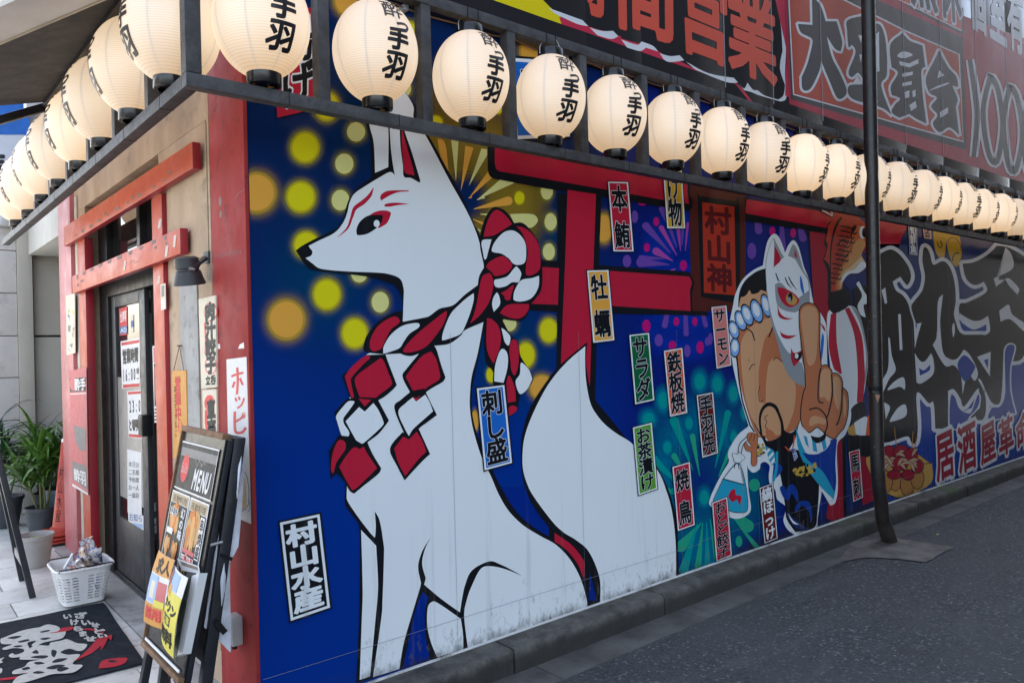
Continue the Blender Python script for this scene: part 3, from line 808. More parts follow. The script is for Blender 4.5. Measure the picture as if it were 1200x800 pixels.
f.shape('W', PH, '406.5,573c 406.3,580 408,588 423,610 437.5,628 439.8,627c 440.3,615 439.2,599c 445,610 449.5,637 450,650 448.3,702 446.7,725 437,792.8c 468,783.3c 473,753.7 483,718.7 492.5,687 493,681c 490,663 495,645 505.3,628.5c 498,643 494.7,660 499,677c 497,684.5c 516.7,701 539,717c 541.7,700 545,685 553,668 573,657.3 586.7,661 601.7,668.5 612,674.5c 593,666.7 575,663 563,666.5 551.7,688.7 546.7,703.7 544,717 545,733.7 548.3,758.5c 600,742.5c 687.7,713.5c 687.5,702 680,676.7 668,655 651.7,638 633,627.5 613,615 596.7,599 585,580 575,557 565,537 555,505 550.8,480 550.8,460 553,440 560,413 566.5,377c 520,395 480,410 430,415 409,470')
f.shape('W', PH, '423.2,620.5c 440.8,639c 443,680 442.3,701 440,725 433.7,792c 421.5,796c 424,725 425,690')
f.shape('W', PH, '500.5,720c 501.7,710 505.8,705 513,706 540,724.5c 542.5,742 543,760c 512.3,769.7c 505,752 500.8,733.7'); f.shape('U', PH, '495,693c 502.5,699.5c 499,710 497.8,725 499,747 504,771.8c 471.7,782.3c 478,755 486.7,715')
f.shape('U', B3, '163,0c 345,0c 380,130 500,287c 497,350c 380,275 270,172 200,70'); f.shape('R', B3, '540,322c 600,345 660,375 752,465c 747,652c 700,540 620,440 540,385c'); f.shape('U', B3, '790,520c 830,590 848,680 850,730 842,800c 780,800c')
f.build('fox_print', mural, 'sitting white fox with red face marks')
f = Pic(ML(), 0.00428)
f.shape('K', PH, '688.3,400.5c 658,426 641.7,445 621.7,476.7 612.5,507 610.8,530 612.5,557 619,581 630,600 648,622 672,640 690,668 700,708c 793,677c 795,676c 794,623 791,600 785,578 777.5,560 765,540 741.7,521.7 715,490 697.5,468 691.7,455 686.9,425')
f.shape('W', PH, '685.9,405.5c 666.7,421.7 650,440 636.7,460 623,488 615,511 612.5,530 613,550 618,567 625.8,582 646.7,610 660,623 673,631 686.7,641.7 695,655 701.7,673 703.7,687 703,707.5c 792.3,677c 791.7,635 788,601.7 781.7,577 770,550 742,520.5 723,508 710,498 700,486.7 691.7,471.7 686.7,445 685.6,422')
f.build('fox_tail_print', mural, 'white pointed fox tail')

# festival rope on the fox
r = Pic(ML(), 0.00448)
r.shape('K', PH, '561.7,280c 568,256.7 576.5,244 583,243 593,248 602.5,261.5c 611.7,261 620,267.5 630,281.7 634,300 635.8,323 634,340 627.5,350 620.5,358c 617.5,370 610,375.8 600,375.3 588,373.5c 598,391.7 607.5,401.7 610,416.7 620,433 625,443 620,453 610,462.5c 607.5,473 605.8,481 596.7,488c 585,470 578,448 577.5,435 570,425 567.5,405 567,377c 545,386.7 540,393 526.7,402.5 509,405c 486.7,415.8 476.7,416.7 469,414c 451.7,415c 428,411.7 427.3,400 433,388 445,375 460,366.7 471.7,364c 472,376.7c 486.7,375 501.7,371 515,361.7 531,357.5 545,345 560,334c 561.7,323 567.5,313c 565.8,305 563,292')
for k, txt in (('R', '580,285c 600,200 630,130 665,97 700,105 745,145 780,195c 720,235 650,275'), ('W', '565,330 580,305 636,303c 615,380 600,435 585,440 575,390'), ('W', '637,380 660,320 720,255 780,240 830,265 870,320 880,390 870,465 820,483 785,470 760,440 710,405 660,395'),
               ('R', '810,210c 870,225 930,275 970,350 980,440 975,510 940,545 900,557 878,545 880,480 890,390 870,300 845,250'), ('R', '600,490 630,455 705,420 740,435 775,470 780,495 760,525 720,550 660,560 640,535 610,510'), ('W', '657,590 700,578 750,560 800,500 820,500 845,540 835,585 825,605 780,605 740,630 690,642 660,630'),
               ('R', '700,680c 740,660 780,628 793,632 775,690 768,725 745,732 730,720 725,700'), ('W', '790,715 800,660 845,590 920,575 970,558c 968,630 940,690 900,725 840,740 800,733'), ('R', '565,580 600,545 630,545 648,600 640,680 610,760 550,840 486,893c 515,820 535,740'), ('W', '640,760 650,710 672,675c 685,690 697,735 690,770 652,812c')): r.shape(k, A3, txt)
for k, txt in (('R', '395,160c 430,115 480,97 600,97c 595,140 560,185 520,200 470,195 430,180'), ('R', '305,195c 340,205 380,245 400,310 395,400 350,515c 315,450 300,370'), ('W', '405,265c 430,280 465,320 468,350 455,388 430,365 415,310'), ('R', '470,370 490,345 515,360 528,420 525,520 510,580 495,597 475,560 470,500 462,430'),
               ('W', '355,640c 360,540 385,450 410,412 440,430 452,480 445,560 420,650c'), ('R', '440,650c 455,600 475,620 500,690 508,780c 450,790c'), ('W', '505,640 535,590 540,520 555,512 600,560 623,625c 590,690 550,727 525,715')): r.shape(k, A5, txt)
r.shape('R', A7, '335,165c 360,150 390,158 395,180 370,205 340,222c')
for k, txt in (('R', '380,320 395,260 440,190 510,140 565,125 592,155 575,180 530,215 490,290 465,345 430,365 395,365'), ('W', '475,370 480,330 530,250 610,190 700,170 730,180 720,205 660,245 620,300 590,345 530,370 480,385'), ('R', '615,360 650,310 720,240 830,150 910,90 922,100 910,150 880,210 820,290 770,340 700,370 630,378')): r.shape(k, A4, txt)
r.shape('W', PH, '518,397 520,386.7 528,368 537,358 547,349 555,343.5c 555,352 551,366.7 545,382 540,391 530,395.5 520,398.5')
r.shape('K', A4, '185,540c 355,395c 490,390c 515,460 570,605c 540,640 480,690 430,720 345,795c 300,740 240,690c'); r.shape('R', A4, '205,545c 250,480 340,405 375,402 378,420 320,475 255,550 247,580 268,690 255,695 235,650'); r.shape('R', A4, '275,580 300,530 380,470 455,415c 480,440 510,520 533,575 530,610 440,680 380,740 345,757c 310,690')
r.shape('K', A6, '130,80c 215,-15c 290,-30c 430,-25c 515,135c 490,170 440,230 372,282 315,330c 180,255c'); r.shape('W', A6, '145,100 190,40 230,0 270,0 265,20 230,70 195,120 200,160 235,215 230,245 205,255 180,235 150,140'); r.shape('W', A6, '210,140c 305,40c 345,72c 405,12c 440,60 475,140 470,170 420,220 340,290 305,307c 270,250'); r.shape('R', A4, '300,700c 345,757c 390,710c')
r.shape('K', A6, '92,350c 160,240c 240,250 330,300 362,285c 400,370 460,470c 440,510 340,590 270,648c 240,630 205,570 150,510 105,543c'); r.shape('R', A6, '165,272 205,285 210,330 180,380 145,430 125,500 110,490 110,420 130,330'); r.shape('R', A6, '165,460c 210,390 265,325 310,335c 337,318c 370,380 425,460 420,480 340,560 270,620 240,600')
r.shape('K', A4, '610,545 640,490 710,405 740,370 820,330 850,360 880,460 912,550c 890,585 790,645 705,725c 660,650'); r.shape('R', A4, '632,548c 680,480 750,400 812,370c 850,430 877,545c 860,575 780,625 710,697c 670,620')
r.shape('K', PH, '462,477 470,468 482,458c 497,455c 504,470 512,486c 500,495 491,502 480,516c 472,504'); r.shape('W', A6, '580,75 630,15 682,-28c 705,2c 770,-47c 800,5 825,70c 780,110 690,190 655,243c 625,190')
r.shape('R', A4, '680,690c 709,697c 735,678c 705,722c'); r.shape('K', A6, '522,330 612,215c 655,250c 720,185c 804,370c 740,430 625,555c 570,450'); r.shape('R', A6, '552,330c 615,247c 655,268c 710,212c 750,280 777,355c 720,410 630,525c 580,430')
r.build('rope_print', mural, 'red and white twisted rope with diamond tassels on the fox')

# menu strips printed along the wall
def strip(quad, bgk, txt, label, tk='K', ok='W', off=0.032, oo=0.050, bord=('K', 'W'), cells=None, d0=0.0098, bw=0.045):
    p = Pic(ML(), d0)
    TL, TR, BR, BL = quad
    def inset(a):
        wpx = a * ((TR[0] - TL[0]) ** 2 + (TR[1] - TL[1]) ** 2) ** .5 / max(1, ((BL[0] - TL[0]) ** 2 + (BL[1] - TL[1]) ** 2) ** .5)
        def at(u, v):
            x0 = (TL[0] + (TR[0] - TL[0]) * u, TL[1] + (TR[1] - TL[1]) * u); x1 = (BL[0] + (BR[0] - BL[0]) * u, BL[1] + (BR[1] - BL[1]) * u)
            return (x0[0] + (x1[0] - x0[0]) * v, x0[1] + (x1[1] - x0[1]) * v)
        return [at(a, wpx), at(1 - a, wpx), at(1 - a, 1 - wpx), at(a, 1 - wpx)]
    p.poly(bord[0], inset(-bw)); p.poly(bord[1], inset(0.0)); p.poly(bgk, inset(0.065))
    q4 = inset(0.13)
    p.text(tk, q4, txt, off, ok, oo, zoom=1.06, cells=cells)
    return p.build('menu_strip', mural, label)
strip(((712.5, 213), (736, 213.5), (742.5, 294.5), (719, 294.5)), 'R', '本鮪', 'red menu strip for bluefin tuna', cells=[(0.02, .42), (.58, .98)])
strip(((774.5, 165), (797, 168), (803, 267.5), (782, 267.5)), 'YE', '揚げ物', 'yellow menu strip for fried food partly under the lantern rail')
strip(((688, 317), (713, 316.5), (720, 398.5), (695.3, 401.5)), 'O', '牡蠣', 'orange menu strip for oysters', cells=[(0.03, .40), (.56, .97)])
strip(((737.5, 392.5), (760.5, 390), (766.7, 468.5), (744.5, 473.5)), 'G', 'サラダ', 'dark green menu strip for salad')
strip(((778, 411), (799.5, 407.5), (805.5, 483.5), (785.2, 488)), 'OR', '鉄板焼', 'orange red menu strip for iron plate grill')
strip(((833.7, 360), (851.3, 358), (857, 427.8), (839.8, 431.8)), 'PK', 'サーモン', 'pink menu strip for salmon')
strip(((816.5, 463.2), (835.6, 459.4), (841.4, 530.5), (823.2, 536)), 'BR', '手羽先', 'dark red menu strip for chicken wings')
strip(((741.7, 500.8), (763.8, 495), (770.5, 572.3), (748.5, 580)), 'L', 'お茶漬け', 'light green menu strip for rice with tea')
strip(((788, 547), (808.3, 541), (814.2, 614.5), (794.5, 621.8)), 'R', '焼鳥', 'red menu strip for grilled chicken', cells=[(0.04, .40), (.58, .97)])
strip(((834.5, 588.7), (852.2, 582), (857.7, 650.5), (839.5, 658)), 'R', 'おとど餃子', 'red menu strip for dumplings standing at the wall foot')
strip(((890, 571.6), (905.7, 566), (911.3, 630.5), (896, 636.5)), 'BR', '縞ほっけ', 'brown menu strip for grilled mackerel beside the cartoon man', tk='W', ok='K')
strip(((994.8, 529.5), (1007.2, 526), (1011.3, 582.5), (1000, 587.5)), 'R', '馬刺', 'small red menu strip for raw horse meat', tk='K', cells=[(0.04, .42), (.56, .97)])
strip(((558.8, 455), (591, 451), (600, 542), (568, 550.8)), 'B', '刺し盛', 'blue menu strip for sashimi between the fox and its tail')
strip(((328, 612), (374.5, 602), (386.8, 711.3), (340.8, 727)), 'K', '村山水産', 'black and white name strip of the fish supplier', tk='W', ok='K', off=0.045, oo=0.046, cells=[(0, .25), (.25, .5), (.5, .75), (.75, 1)])
strip(((317, 18), (371, 8), (377, 126), (325, 138)), 'R', '揚げ', 'red strip for fried food half hidden by the second lantern', bord=('W', 'R'), off=0.03, oo=0.07, bw=0.0)
strip(((598, 68), (660, 72), (668, 160), (603, 163.5)), 'B', 'いろ', 'blue strip half hidden by the fifth lantern')
strip(((961.5, 226), (975, 229), (975.6, 254), (963, 246.8)), 'R', '旨', 'tiny red strip just under the lantern rail', tk='K')
strip(((1064.5, 262), (1074.5, 264), (1075, 299), (1066, 298)), 'NV', '旬鮮魚', 'dark strip with pale border above the black lettering', tk='W', ok='K')
strip(((1081, 262), (1090.5, 264), (1091.5, 280), (1083, 279)), 'PK', '店', 'tiny pale strip beside the dark one under the rail', tk='K')

# the cartoon man with a fox mask
C1, C2, C3 = (820, 200, 5), (820, 340, 5), (820, 480, 5)
m_ = Pic(ML(), 0.00580)
m_.shape('W', PH, '907,274 914,280 920,296c 924,287 930,281.5 936,290 942,312 948,328 954,358 961,366 968,380 969,400 970,430 976,432 986,440 993,456 996.5,474 997,492 990,510 981,522 982,568 979,588 973,592c 963,575c 958,608 956,623 932,627c 923,620 918,609 921,594 911,585 908.5,574 902,566 901,556 902,546 897,541 891.5,543 890,549.5 883,553.5 877.5,549.5 875.5,544c 877,572 880,594 877,602 867,607 856,606 834,594 832,584 844,558 854,541 853,534 855,525 865,509 876,500 877,498c 868,468 860,434 857,417 853,400 855,378 859,358 862,344 870,328 882,317 894,311c 899,284')
m_.shape('K', C1, '388,572c 330,592 265,645 232,715 225,800c 395,800c'); m_.shape('SK', C1, '228,800c 240,745 258,738 275,725 292,700 305,722 340,716 360,700 395,712c 400,770c 330,790')
m_.shape('SD', C2, '216,420c 200,340 215,255 262,190 330,140 420,95c 500,450c 615,565c 605,690 575,800 520,835c 440,870 340,860c 300,770 250,600'); m_.shape('SK', C2, '240,380 248,290 290,225 350,180 415,160c 432,215 390,270 370,330 345,480 350,620 360,655c 385,655 388,560 405,430 450,395 490,425 555,530 560,640 540,740 480,840 350,850c 300,740 262,600'); m_.stroke('K', [(863.5, 418), (866, 445), (870, 470), (879, 498), (884, 506)], 1.7)
m_.line('K', C2, '352,560 345,600 352,652 372,640', .8); m_.line('K', C2, '270,222 305,245 322,295', 1.4); m_.line('K', C2, '405,275 430,210', 1.6); m_.line('K', C2, '290,468 305,440 325,432', 1.0); m_.line('K', C2, '430,412 450,395 485,420', .9); m_.line('K', C2, '287,402 289,418', .6)
for x, y, rx, ry, a in ((206, 335, 27, 54, 0), (200, 232, 27, 52, -.3), (240, 178, 29, 58, -.35), (278, 145, 29, 62, -.35), (333, 122, 31, 68, -.3), (388, 90, 25, 66, -.25)):
    for k, s_ in (('K', 1.12), ('LB', .95), ('W', .6)):
        pts = []
        for i in range(18):
            u, v = rx * s_ * cos(i * pi / 9), ry * s_ * sin(i * pi / 9) - (8 if k == 'W' else 0)
            pts.append((820 + (x + u * cos(a) - v * sin(a)) / 5, 340 + (y + u * sin(a) + v * cos(a)) / 5))
        m_.poly(k, pts)
m_.line('K', C2, '362,850 352,760 366,700 400,668 440,680 462,720 482,780 486,845', [2.6, 2.6, 3.4, 4.6, 4.2, 3.2, 3, 4]); m_.line('K', C2, '400,730 380,745 392,770 384,800 400,810', .8)
D8 = (860, 430, 8); m_.shape('K', D8, '165,470c 205,560 250,640 290,720 320,790 480,800 560,700 585,640 614,495c 582,575 540,612 495,608 452,572 445,630 400,668 312,690 283,640 265,640 215,560'); m_.shape('SD', C3, '385,120 410,115 440,140 440,170 400,180')
m_.shape('GY', C1, '385,575 400,470 430,398 450,425 492,503 515,500 535,450 550,432 575,470 608,580 640,640 645,760 650,900 640,1180 615,1262c 560,1240 500,1160 450,990 410,840')
m_.shape('W', C1, '388,572 403,470 430,402 436,440c 432,570c 492,508 520,500 560,520c 600,590 632,640 640,700c 560,760c 480,660 440,668c 452,780 500,820 560,830c 595,812c 588,960 600,1120 640,1180c 620,1210 600,1130 585,1120 555,1065c 520,1065 470,985 430,880 400,740')
m_.shape('R', C1, '440,440c 475,520 435,562c'); m_.shape('R', C1, '556,455c 572,510 555,500c'); m_.shape('R', C1, '455,682c 500,690 560,725 582,768 535,800 490,778 462,725'); m_.shape('BX', C1, '508,735 530,712 570,755 555,785 525,782 508,760'); m_.dot('K', 926, 348, 3, 5.5); m_.dot('GY', 925, 351, 1.8, 3.2); m_.shape('B', C1, '588,618 600,640 612,715 605,722 590,680')
for tx in ('445,600 460,640 470,645', '500,625 515,660 540,690', '520,620 540,660 570,700'): m_.line('K', C1, tx, [1.2, 1.6, .3])
m_.shape('R', C2, '455,80c 470,130 500,158 550,165c 500,172 462,150'); m_.shape('R', C2, '470,222c 480,250 520,265 572,262c 520,285 480,270'); m_.shape('R', C2, '535,338c 555,368 600,350c 600,385 565,435 550,445c 535,400'); m_.shape('K', C2, '548,375c 565,372 598,360c 590,400 560,410'); m_.dot('W', 933.5, 417, 2.2, 3)
m_.shape('R', C2, '705,190c 730,215 738,245c 722,225'); m_.shape('B', C2, '710,300c 720,250 728,290 718,390 708,410')
m_.blob('SD', 'K', 2.4, C2, '585,150 592,105 615,82 645,78 675,90 698,130 702,200 700,320 710,450c 740,440 770,470 772,492c 800,488 830,520 835,570c 862,600 868,660 862,740 845,800 820,830 790,870c 750,850 690,800 640,830 600,780 595,700 610,600 622,560 615,440 590,250')
m_.shape('SK', C2, '592,150 605,105 640,92 680,108 692,160 690,300 680,400 655,440 630,420 605,260'); m_.shape('SK', C2, '708,500 725,462 755,462 768,500 768,620 755,650 730,625 705,620'); m_.shape('SK', C2, '780,540 790,505 815,515 828,560 826,640 812,700 790,650'); m_.shape('SK', C2, '840,610 856,650 855,720 845,740')
for tx in ('710,455 698,520 695,640 725,660', '772,492 778,600 760,700 745,745', '835,570 832,680 815,760 800,790', '640,700 690,690 735,730 748,790 730,840'): m_.line('K', C2, tx, 1.7)
m_.shape('SK', C3, '640,70 660,38 700,40 738,60 730,85 690,80 650,95')
# clothing, purse and shoes
m_.shape('K', C3, '400,235c 600,240 690,330 700,420 690,600 670,690 560,715c 510,640 500,560 480,420 455,330'); m_.shape('CY', C3, '563,95c 590,180 640,280 720,350 795,420 785,525c 700,440 620,330 575,220'); m_.shape('BL', C3, '600,250c 650,260 700,255 750,215 760,180 805,170c 795,300 800,420 788,480c 720,360 640,300'); m_.shape('W', C3, '590,85c 620,160 650,220 700,250 745,225 765,180 700,200 640,140')
for tx in ('607,150c 628,158c 640,222c 622,200c', '655,165c 680,185c 690,248c 665,240c', '712,178c 735,170c 745,222c 725,240c'): m_.shape('CY', C3, tx)
m_.shape('K', C3, '650,150c 700,160 740,130c 735,170 690,195 660,175'); m_.line('OR', C3, '500,215 530,240 548,210 556,150', 1.5); m_.shape('W', C3, '535,225c 555,220c 575,275c 555,300c'); m_.text('BL', [(927, 525), (932, 524.5), (935, 538), (930, 539)], '酔羽', .03)
random.seed(11)
for i in range(44):
    a = random.uniform(0, 1); x = 545 + 135 * a; y = 360 + 45 * sin(a * 3) * random.uniform(-.6, 1) - 50 * a * random.uniform(0, 1); m_.dot(random.choice(['GO', 'GO', 'BX', 'K']), 820 + x / 5, 480 + y / 5, random.uniform(1, 2.6), random.uniform(1, 2.6), 9)
F5 = (825, 490, 5.717)
m_.shape('K', F5, '350,130c 420,190 440,260 470,330c 440,260 400,250 345,245'); m_.shape('CY', F5, '412,185c 470,222 476,300c 455,312 432,265'); m_.shape('W', F5, '432,200c 446,208c 424,235c 418,218c'); m_.shape('W', F5, '462,222c 468,240c 438,275c 430,258c'); m_.shape('W', F5, '472,258c 475,285c 455,308c 446,294c'); m_.shape('BL', F5, '468,300c 495,300 527,335 500,380 455,425c'); m_.shape('CY', F5, '480,222c 497,222c 492,350 470,428c 455,420c 476,330')
for i in range(18): m_.dot(random.choice(['GO', 'GO', 'BX', 'K']), 825 + random.uniform(358, 402) / 5.717, 490 + random.uniform(155, 240) / 5.717, random.uniform(1, 2.2), random.uniform(1, 2.2), 9)
m_.blob('SD', 'K', 1.1, F5, '288,120 300,100 325,97 352,108 360,130 354,200 352,300 332,318 317,300 318,228 285,215 270,182 278,160 300,188 318,186 300,158'); m_.line('K', F5, '300,150 315,125 322,105', .7); m_.line('K', F5, '330,150 338,125 340,106', .7)
m_.shape('BL', C3, '470,455 495,445 505,470 525,440 552,440 575,490 572,540 540,490 520,530 490,510'); m_.shape('NV', C3, '510,595 560,640 625,690 640,700 600,705 540,670'); m_.shape('BL', C3, '560,570 590,535 640,540 660,600 650,660 640,600 600,560 565,600'); m_.shape('W', C3, '515,605c 550,650 585,672c 545,662')
# goldfish in a bag
m_.blob('W', 'K', 1.0, F5, '190,240 205,236 222,242 240,228 252,240 274,262 255,280 240,297 208,292 198,265'); m_.line('K', F5, '228,232 240,170 290,120', .9); m_.line('K', F5, '250,235 262,180 290,150', .9)
m_.blob('CY', 'K', 1.4, F5, '128,408c 205,312 245,318 282,470 290,608 240,628 165,614 62,552c'); m_.shape('W', F5, '135,402c 205,316 240,320 264,438c'); m_.shape('GY', F5, '240,322c 250,322 268,430c 262,432 248,370'); m_.stroke('K', [(847.6, 561), (872.4, 567.6)], 1.2); m_.line('K', F5, '215,295 205,320 202,335', 1); m_.line('K', F5, '228,298 232,320 236,340', 1)
m_.shape('R', F5, '163,520 182,482 208,476 214,512 235,515 252,528 238,580 222,545 205,552 195,560 178,550')
m_.build('man_print', mural, 'bearded cartoon man pointing up with a fox mask over half his face')
# carp, paper barrel and banner figure behind the post
k_ = Pic(ML(), 0.00352)
D1, D2 = (980, 230, 10), (900, 260, 5.714)
k_.poly('K', [(1000, 335), (1032, 335), (1032, 470), (1000, 430)])
D3 = (960, 230, 7.27); PAL.update(kR=(0.42, 0.045, 0.028), kO=(0.55, 0.14, 0.045), kG=(0.60, 0.29, 0.10), kC=(0.66, 0.50, 0.30))
k_.stroke('K', [(973, 253), (969, 275), (967, 284), (970, 292), (966, 304), (971, 318), (973, 342)], 3)
k_.shape('kR', D3, '70,150c 60,235 78,262 66,330 56,372c 72,420 60,482 40,540c 78,570 92,640 100,810c 190,810c 215,712 260,662 340,652 402,592c 362,502 388,450 406,400 412,300 395,240 350,190 290,150 200,100c')
k_.shape('kO', D3, '230,420 270,330 300,270 345,250 400,330 405,400 380,450 362,505 400,592 340,650 255,660 205,712 180,810 140,810 150,690 190,560')
k_.shape('kG', D3, '275,470 300,400 350,360 395,400 378,450 362,505 400,592 340,650 255,660 205,712 182,800 158,770 180,640 230,560')
k_.shape('kC', D3, '330,540 362,520 400,592 340,650 255,660 205,712 184,780 176,720 215,640 270,600'); k_.shape('W', D3, '355,560 380,560 402,592 340,651 258,661 208,716 192,740 196,690 240,645 300,625')
for a_, w_ in (('190,180 150,240 118,330 100,450 95,600 98,800', [2.4, 3.0, 2.2, 1.6, 1.3, 1]), ('300,255 285,290 275,350 270,420 280,500', [2, 2, .9, .6, .3]), ('160,410 195,375 225,385 245,415', [.6, 2.4, 1.8, .5]), ('250,490 215,520 195,570 190,615', [1.6, 1.4, 1.0, .3]), ('60,240 85,235 100,205', [.4, 1.6, .4])): k_.line('K', D3, a_, w_)
k_.shape('K', D3, '275,300 285,262 310,245 320,262 300,295'); k_.dot('W', 1011, 272.3, 4, 7.5); k_.dot('K', 1013, 272.5, 2.8, 5.8); k_.shape('R', D3, '385,475c 400,440 412,440 412,500c')
for j in range(13):
    for i in range(5 - j // 4):
        x = 190 - j * 7 + i * 26 + (13 if j % 2 else 0) - (0 if j < 8 else 10); y = 240 + j * 40 + i * 6
        k_.stroke('K', [(960 + (x + 19 * cos(t_)) / 7.27, 230 + (y + 17 * sin(t_)) / 7.27) for t_ in (2.9, 2.1, 1.3, .6, -.2)], [.2, 1.0, 1.9, 1.1, .2])
k_.shape('NV', D2, '510,420c 520,370 560,350 590,380 585,440 545,450'); k_.shape('K', D2, '408,490 535,450 550,560 430,605'); k_.shape('W', D2, '590,415c 610,400 640,460 668,500c 668,545 640,560 655,640c 620,620 600,560 630,490')
k_.shape('W', C2, '745,165 790,110 880,90 930,130 965,250 985,400 975,520 950,640 880,700 800,640 770,500'); k_.shape('GY', C2, '885,92c 930,130 965,250 985,400 970,540 940,640c 975,400 940,200'); k_.shape('R', C2, '768,140c 800,125c 803,300 830,470 830,490c 790,470 755,320'); k_.shape('R', C2, '850,110c 875,100c 945,250 965,420 965,560 950,660 920,655c 925,480 905,260'); k_.shape('K', C2, '755,45 860,10 878,85 780,135'); k_.shape('K', C2, '890,690 955,655 968,730 880,790')
k_.shape('BX', C3, '868,110 905,80c 915,145 875,145c'); k_.shape('W', C3, '905,75c 980,40 975,145 915,145c'); k_.shape('OR', C3, '985,30c 1000,30c 1000,150 972,148c'); k_.shape('K', C3, '860,150c 1000,150c 1000,265 940,270 865,262c')
k_.build('carp_print', mural, 'orange carp streamer over a red and white paper lantern')

# brush lettering, skewered dumplings and red lettering at the far end
E1, E2 = (1030, 240, 5), (1030, 380, 5)
PAL['w2'] = (0.66, 0.68, 0.70); PAL['k2'] = (0.012, 0.012, 0.014)
l = Pic(ML(), 0.00344)
l.poly('NV', [(1030, 286), (1054, 286), (1062, 268), (1066, 250), (1210, 285), (1210, 380), (1030, 380)]); l.poly('BL', [(1030, 380), (1210, 375), (1210, 535), (1100, 572), (1030, 590)])
l.shape('YE', E1, '320,120c 470,160c 480,230 485,290 460,360 430,340 405,270 395,215 385,300 365,315 335,280 320,200'); l.line('K', E1, '340,215 355,250 370,240 360,210', 1.2); l.line('K', E1, '430,330 440,290 470,280', 1.2); l.line('K', E1, '400,220 430,190 470,220 482,270', .7)
brush = [(E1, '-20,300c 30,275 60,262 85,265 120,290 160,340 182,385 188,420 180,450 165,470 150,455 125,420c 80,450c 100,500 140,530 170,575 185,630 205,700 210,840c -20,840c'),
         (E1, '262,255 282,255 300,290 318,350 370,330 405,350 430,400 445,470 450,560 440,640 455,700 470,740 500,760 560,770 590,860 480,880 470,760c 470,900 430,910 380,890 360,800 350,700 330,800 300,900 215,860 215,690c 190,600 210,560 255,500 270,420 255,330'),
         (E1, '490,345c 560,335 640,290 690,240c 760,250 850,300c 880,330 870,700 840,900 700,900 620,840 600,780 650,740 640,650c 560,690 490,660 470,640 475,580 520,570 630,510 615,450c 560,470 510,430'),
         (E2, '-20,60c 600,60c 730,70c 725,300 715,440 690,470 660,455 640,420 600,330 580,320 600,360 625,430 625,520 600,560 545,550c 525,520 590,490 588,400 575,380 500,480 480,440c 440,380 405,390c 405,610c 330,610c 320,460 290,460 222,400 228,600 215,690 190,690 165,655 55,690 -20,690c')]
for tr, tx in brush:
    l.rimline('w2', curve(parse(tr, tx)), 8.4)
for tr, tx in brush: l.shape('k2', tr, tx)
for tx in ('55,75c 65,90 75,180 98,265 60,320 20,400 20,330 55,250', '50,385 90,335 145,310 152,380 120,365', '30,455c 65,485 40,555c', '65,560 110,490 155,470 158,535 80,568', '112,-60c 128,-60c 138,150c 122,150c', '210,168c 240,212 270,215 305,168c 320,210 318,290 250,345 220,340c', '15,-200c 38,-215c 48,-125c 35,-120c'): l.shape('w2', E2, tx)
for tx in ('235,255c 265,268 300,235c 295,270 240,300c',): l.shape('BL', E2, tx)
l.shape('w2', E2, '205,0c 250,-10c 230,60 210,140c'); l.shape('BL', E2, '215,0c 225,0c 218,30c'); l.shape('w2', E2, '315,120c 340,60 345,-130 375,-175c 362,-60 360,20 375,160 410,200 450,205 480,175 500,150 540,190 580,280 560,330 520,290 490,410c 480,300 440,240 385,240'); l.shape('BL', E2, '460,240 500,180 555,230 560,265 505,335'); l.shape('w2', E2, '575,190c 655,160c 650,305c'); l.shape('BL', E2, '615,210c 640,200c 638,260c'); l.shape('w2', E2, '428,20 440,-10 445,40 435,75')
l.blob('BL', 'w2', 3, E2, '420,425 445,425 470,490 520,520 545,505 580,410 590,440 575,490 530,540 500,590 420,600'); l.shape('w2', E2, '500,0c 560,30 640,-10 640,-40c 560,-20 480,-60 470,-80 480,-20'); l.blob('BL', 'w2', 3.4, E2, '740,150 795,130 770,250 770,390 800,520c 650,560 660,490 710,480 740,400')
l.shape('w2', E1, '672,430c 770,385 790,340 770,280 740,250c 700,440c 740,440 760,470 810,525c 820,490 760,430 720,455 685,480c'); l.shape('w2', E1, '705,620c 760,585 780,640 850,690c 850,740 770,670 712,685c')
l.build('brush_lettering_print', mural, 'huge black brush lettering with pale outlines on blue')
q = Pic(ML(), 0.00500)
F1 = (960, 450, 5)
q.shape('BX', F1, '275,450 300,400 400,360 450,370 560,400 640,455 660,460c 660,570 560,640 480,665 400,640 330,600 300,520')
q.stroke('K', [(1034, 576), (1050, 583), (1062, 582), (1080, 576)], 1.0); q.stroke('K', [(1067, 541), (1085, 543), (1092, 542)], .9)
for x, y in ((445, 560), (515, 590), (575, 550), (390, 570)): q.dot('K', 960 + x / 5, 450 + y / 5, 8.4, 13.4); q.dot('TK', 960 + x / 5, 450 + y / 5, 7.6, 12.6)
for x, y, a, b2 in ((410, 400, 8, 8), (480, 400, 9, 9), (540, 420, 7, 9), (440, 530, 8, 5), (575, 480, 7, 8), (520, 530, 7, 6), (470, 465, 10, 8)): q.dot('K', 960 + x / 5, 450 + y / 5, a + .8, b2 + .8); q.dot('Rd', 960 + x / 5, 450 + y / 5, a, b2)
for i in range(22):
    x, y, a = 375 + random.uniform(0, 190), 395 + random.uniform(0, 100), random.uniform(-.6, .6) + (0.6 if i % 2 else -.5)
    pp = [(960 + (x + t_ * 26 * cos(a)) / 5, 450 + (y + t_ * 26 * sin(a) - 8 * (1 - t_ * t_)) / 5) for t_ in (-1, -.5, 0, .5, 1)]
    q.stroke('K', pp, [1.8, 3.8, 4.4, 3.8, 1.8]); q.stroke('TN', pp, [1, 2.8, 3.4, 2.8, 1])
for x0, y0, x1, y1 in ((440, 250, 452, 360), (550, 275, 543, 380), (575, 305, 555, 385)): q.stroke('TK', [(960 + x0 / 5, 450 + y0 / 5), (960 + x1 / 5, 450 + y1 / 5)], 1.1)
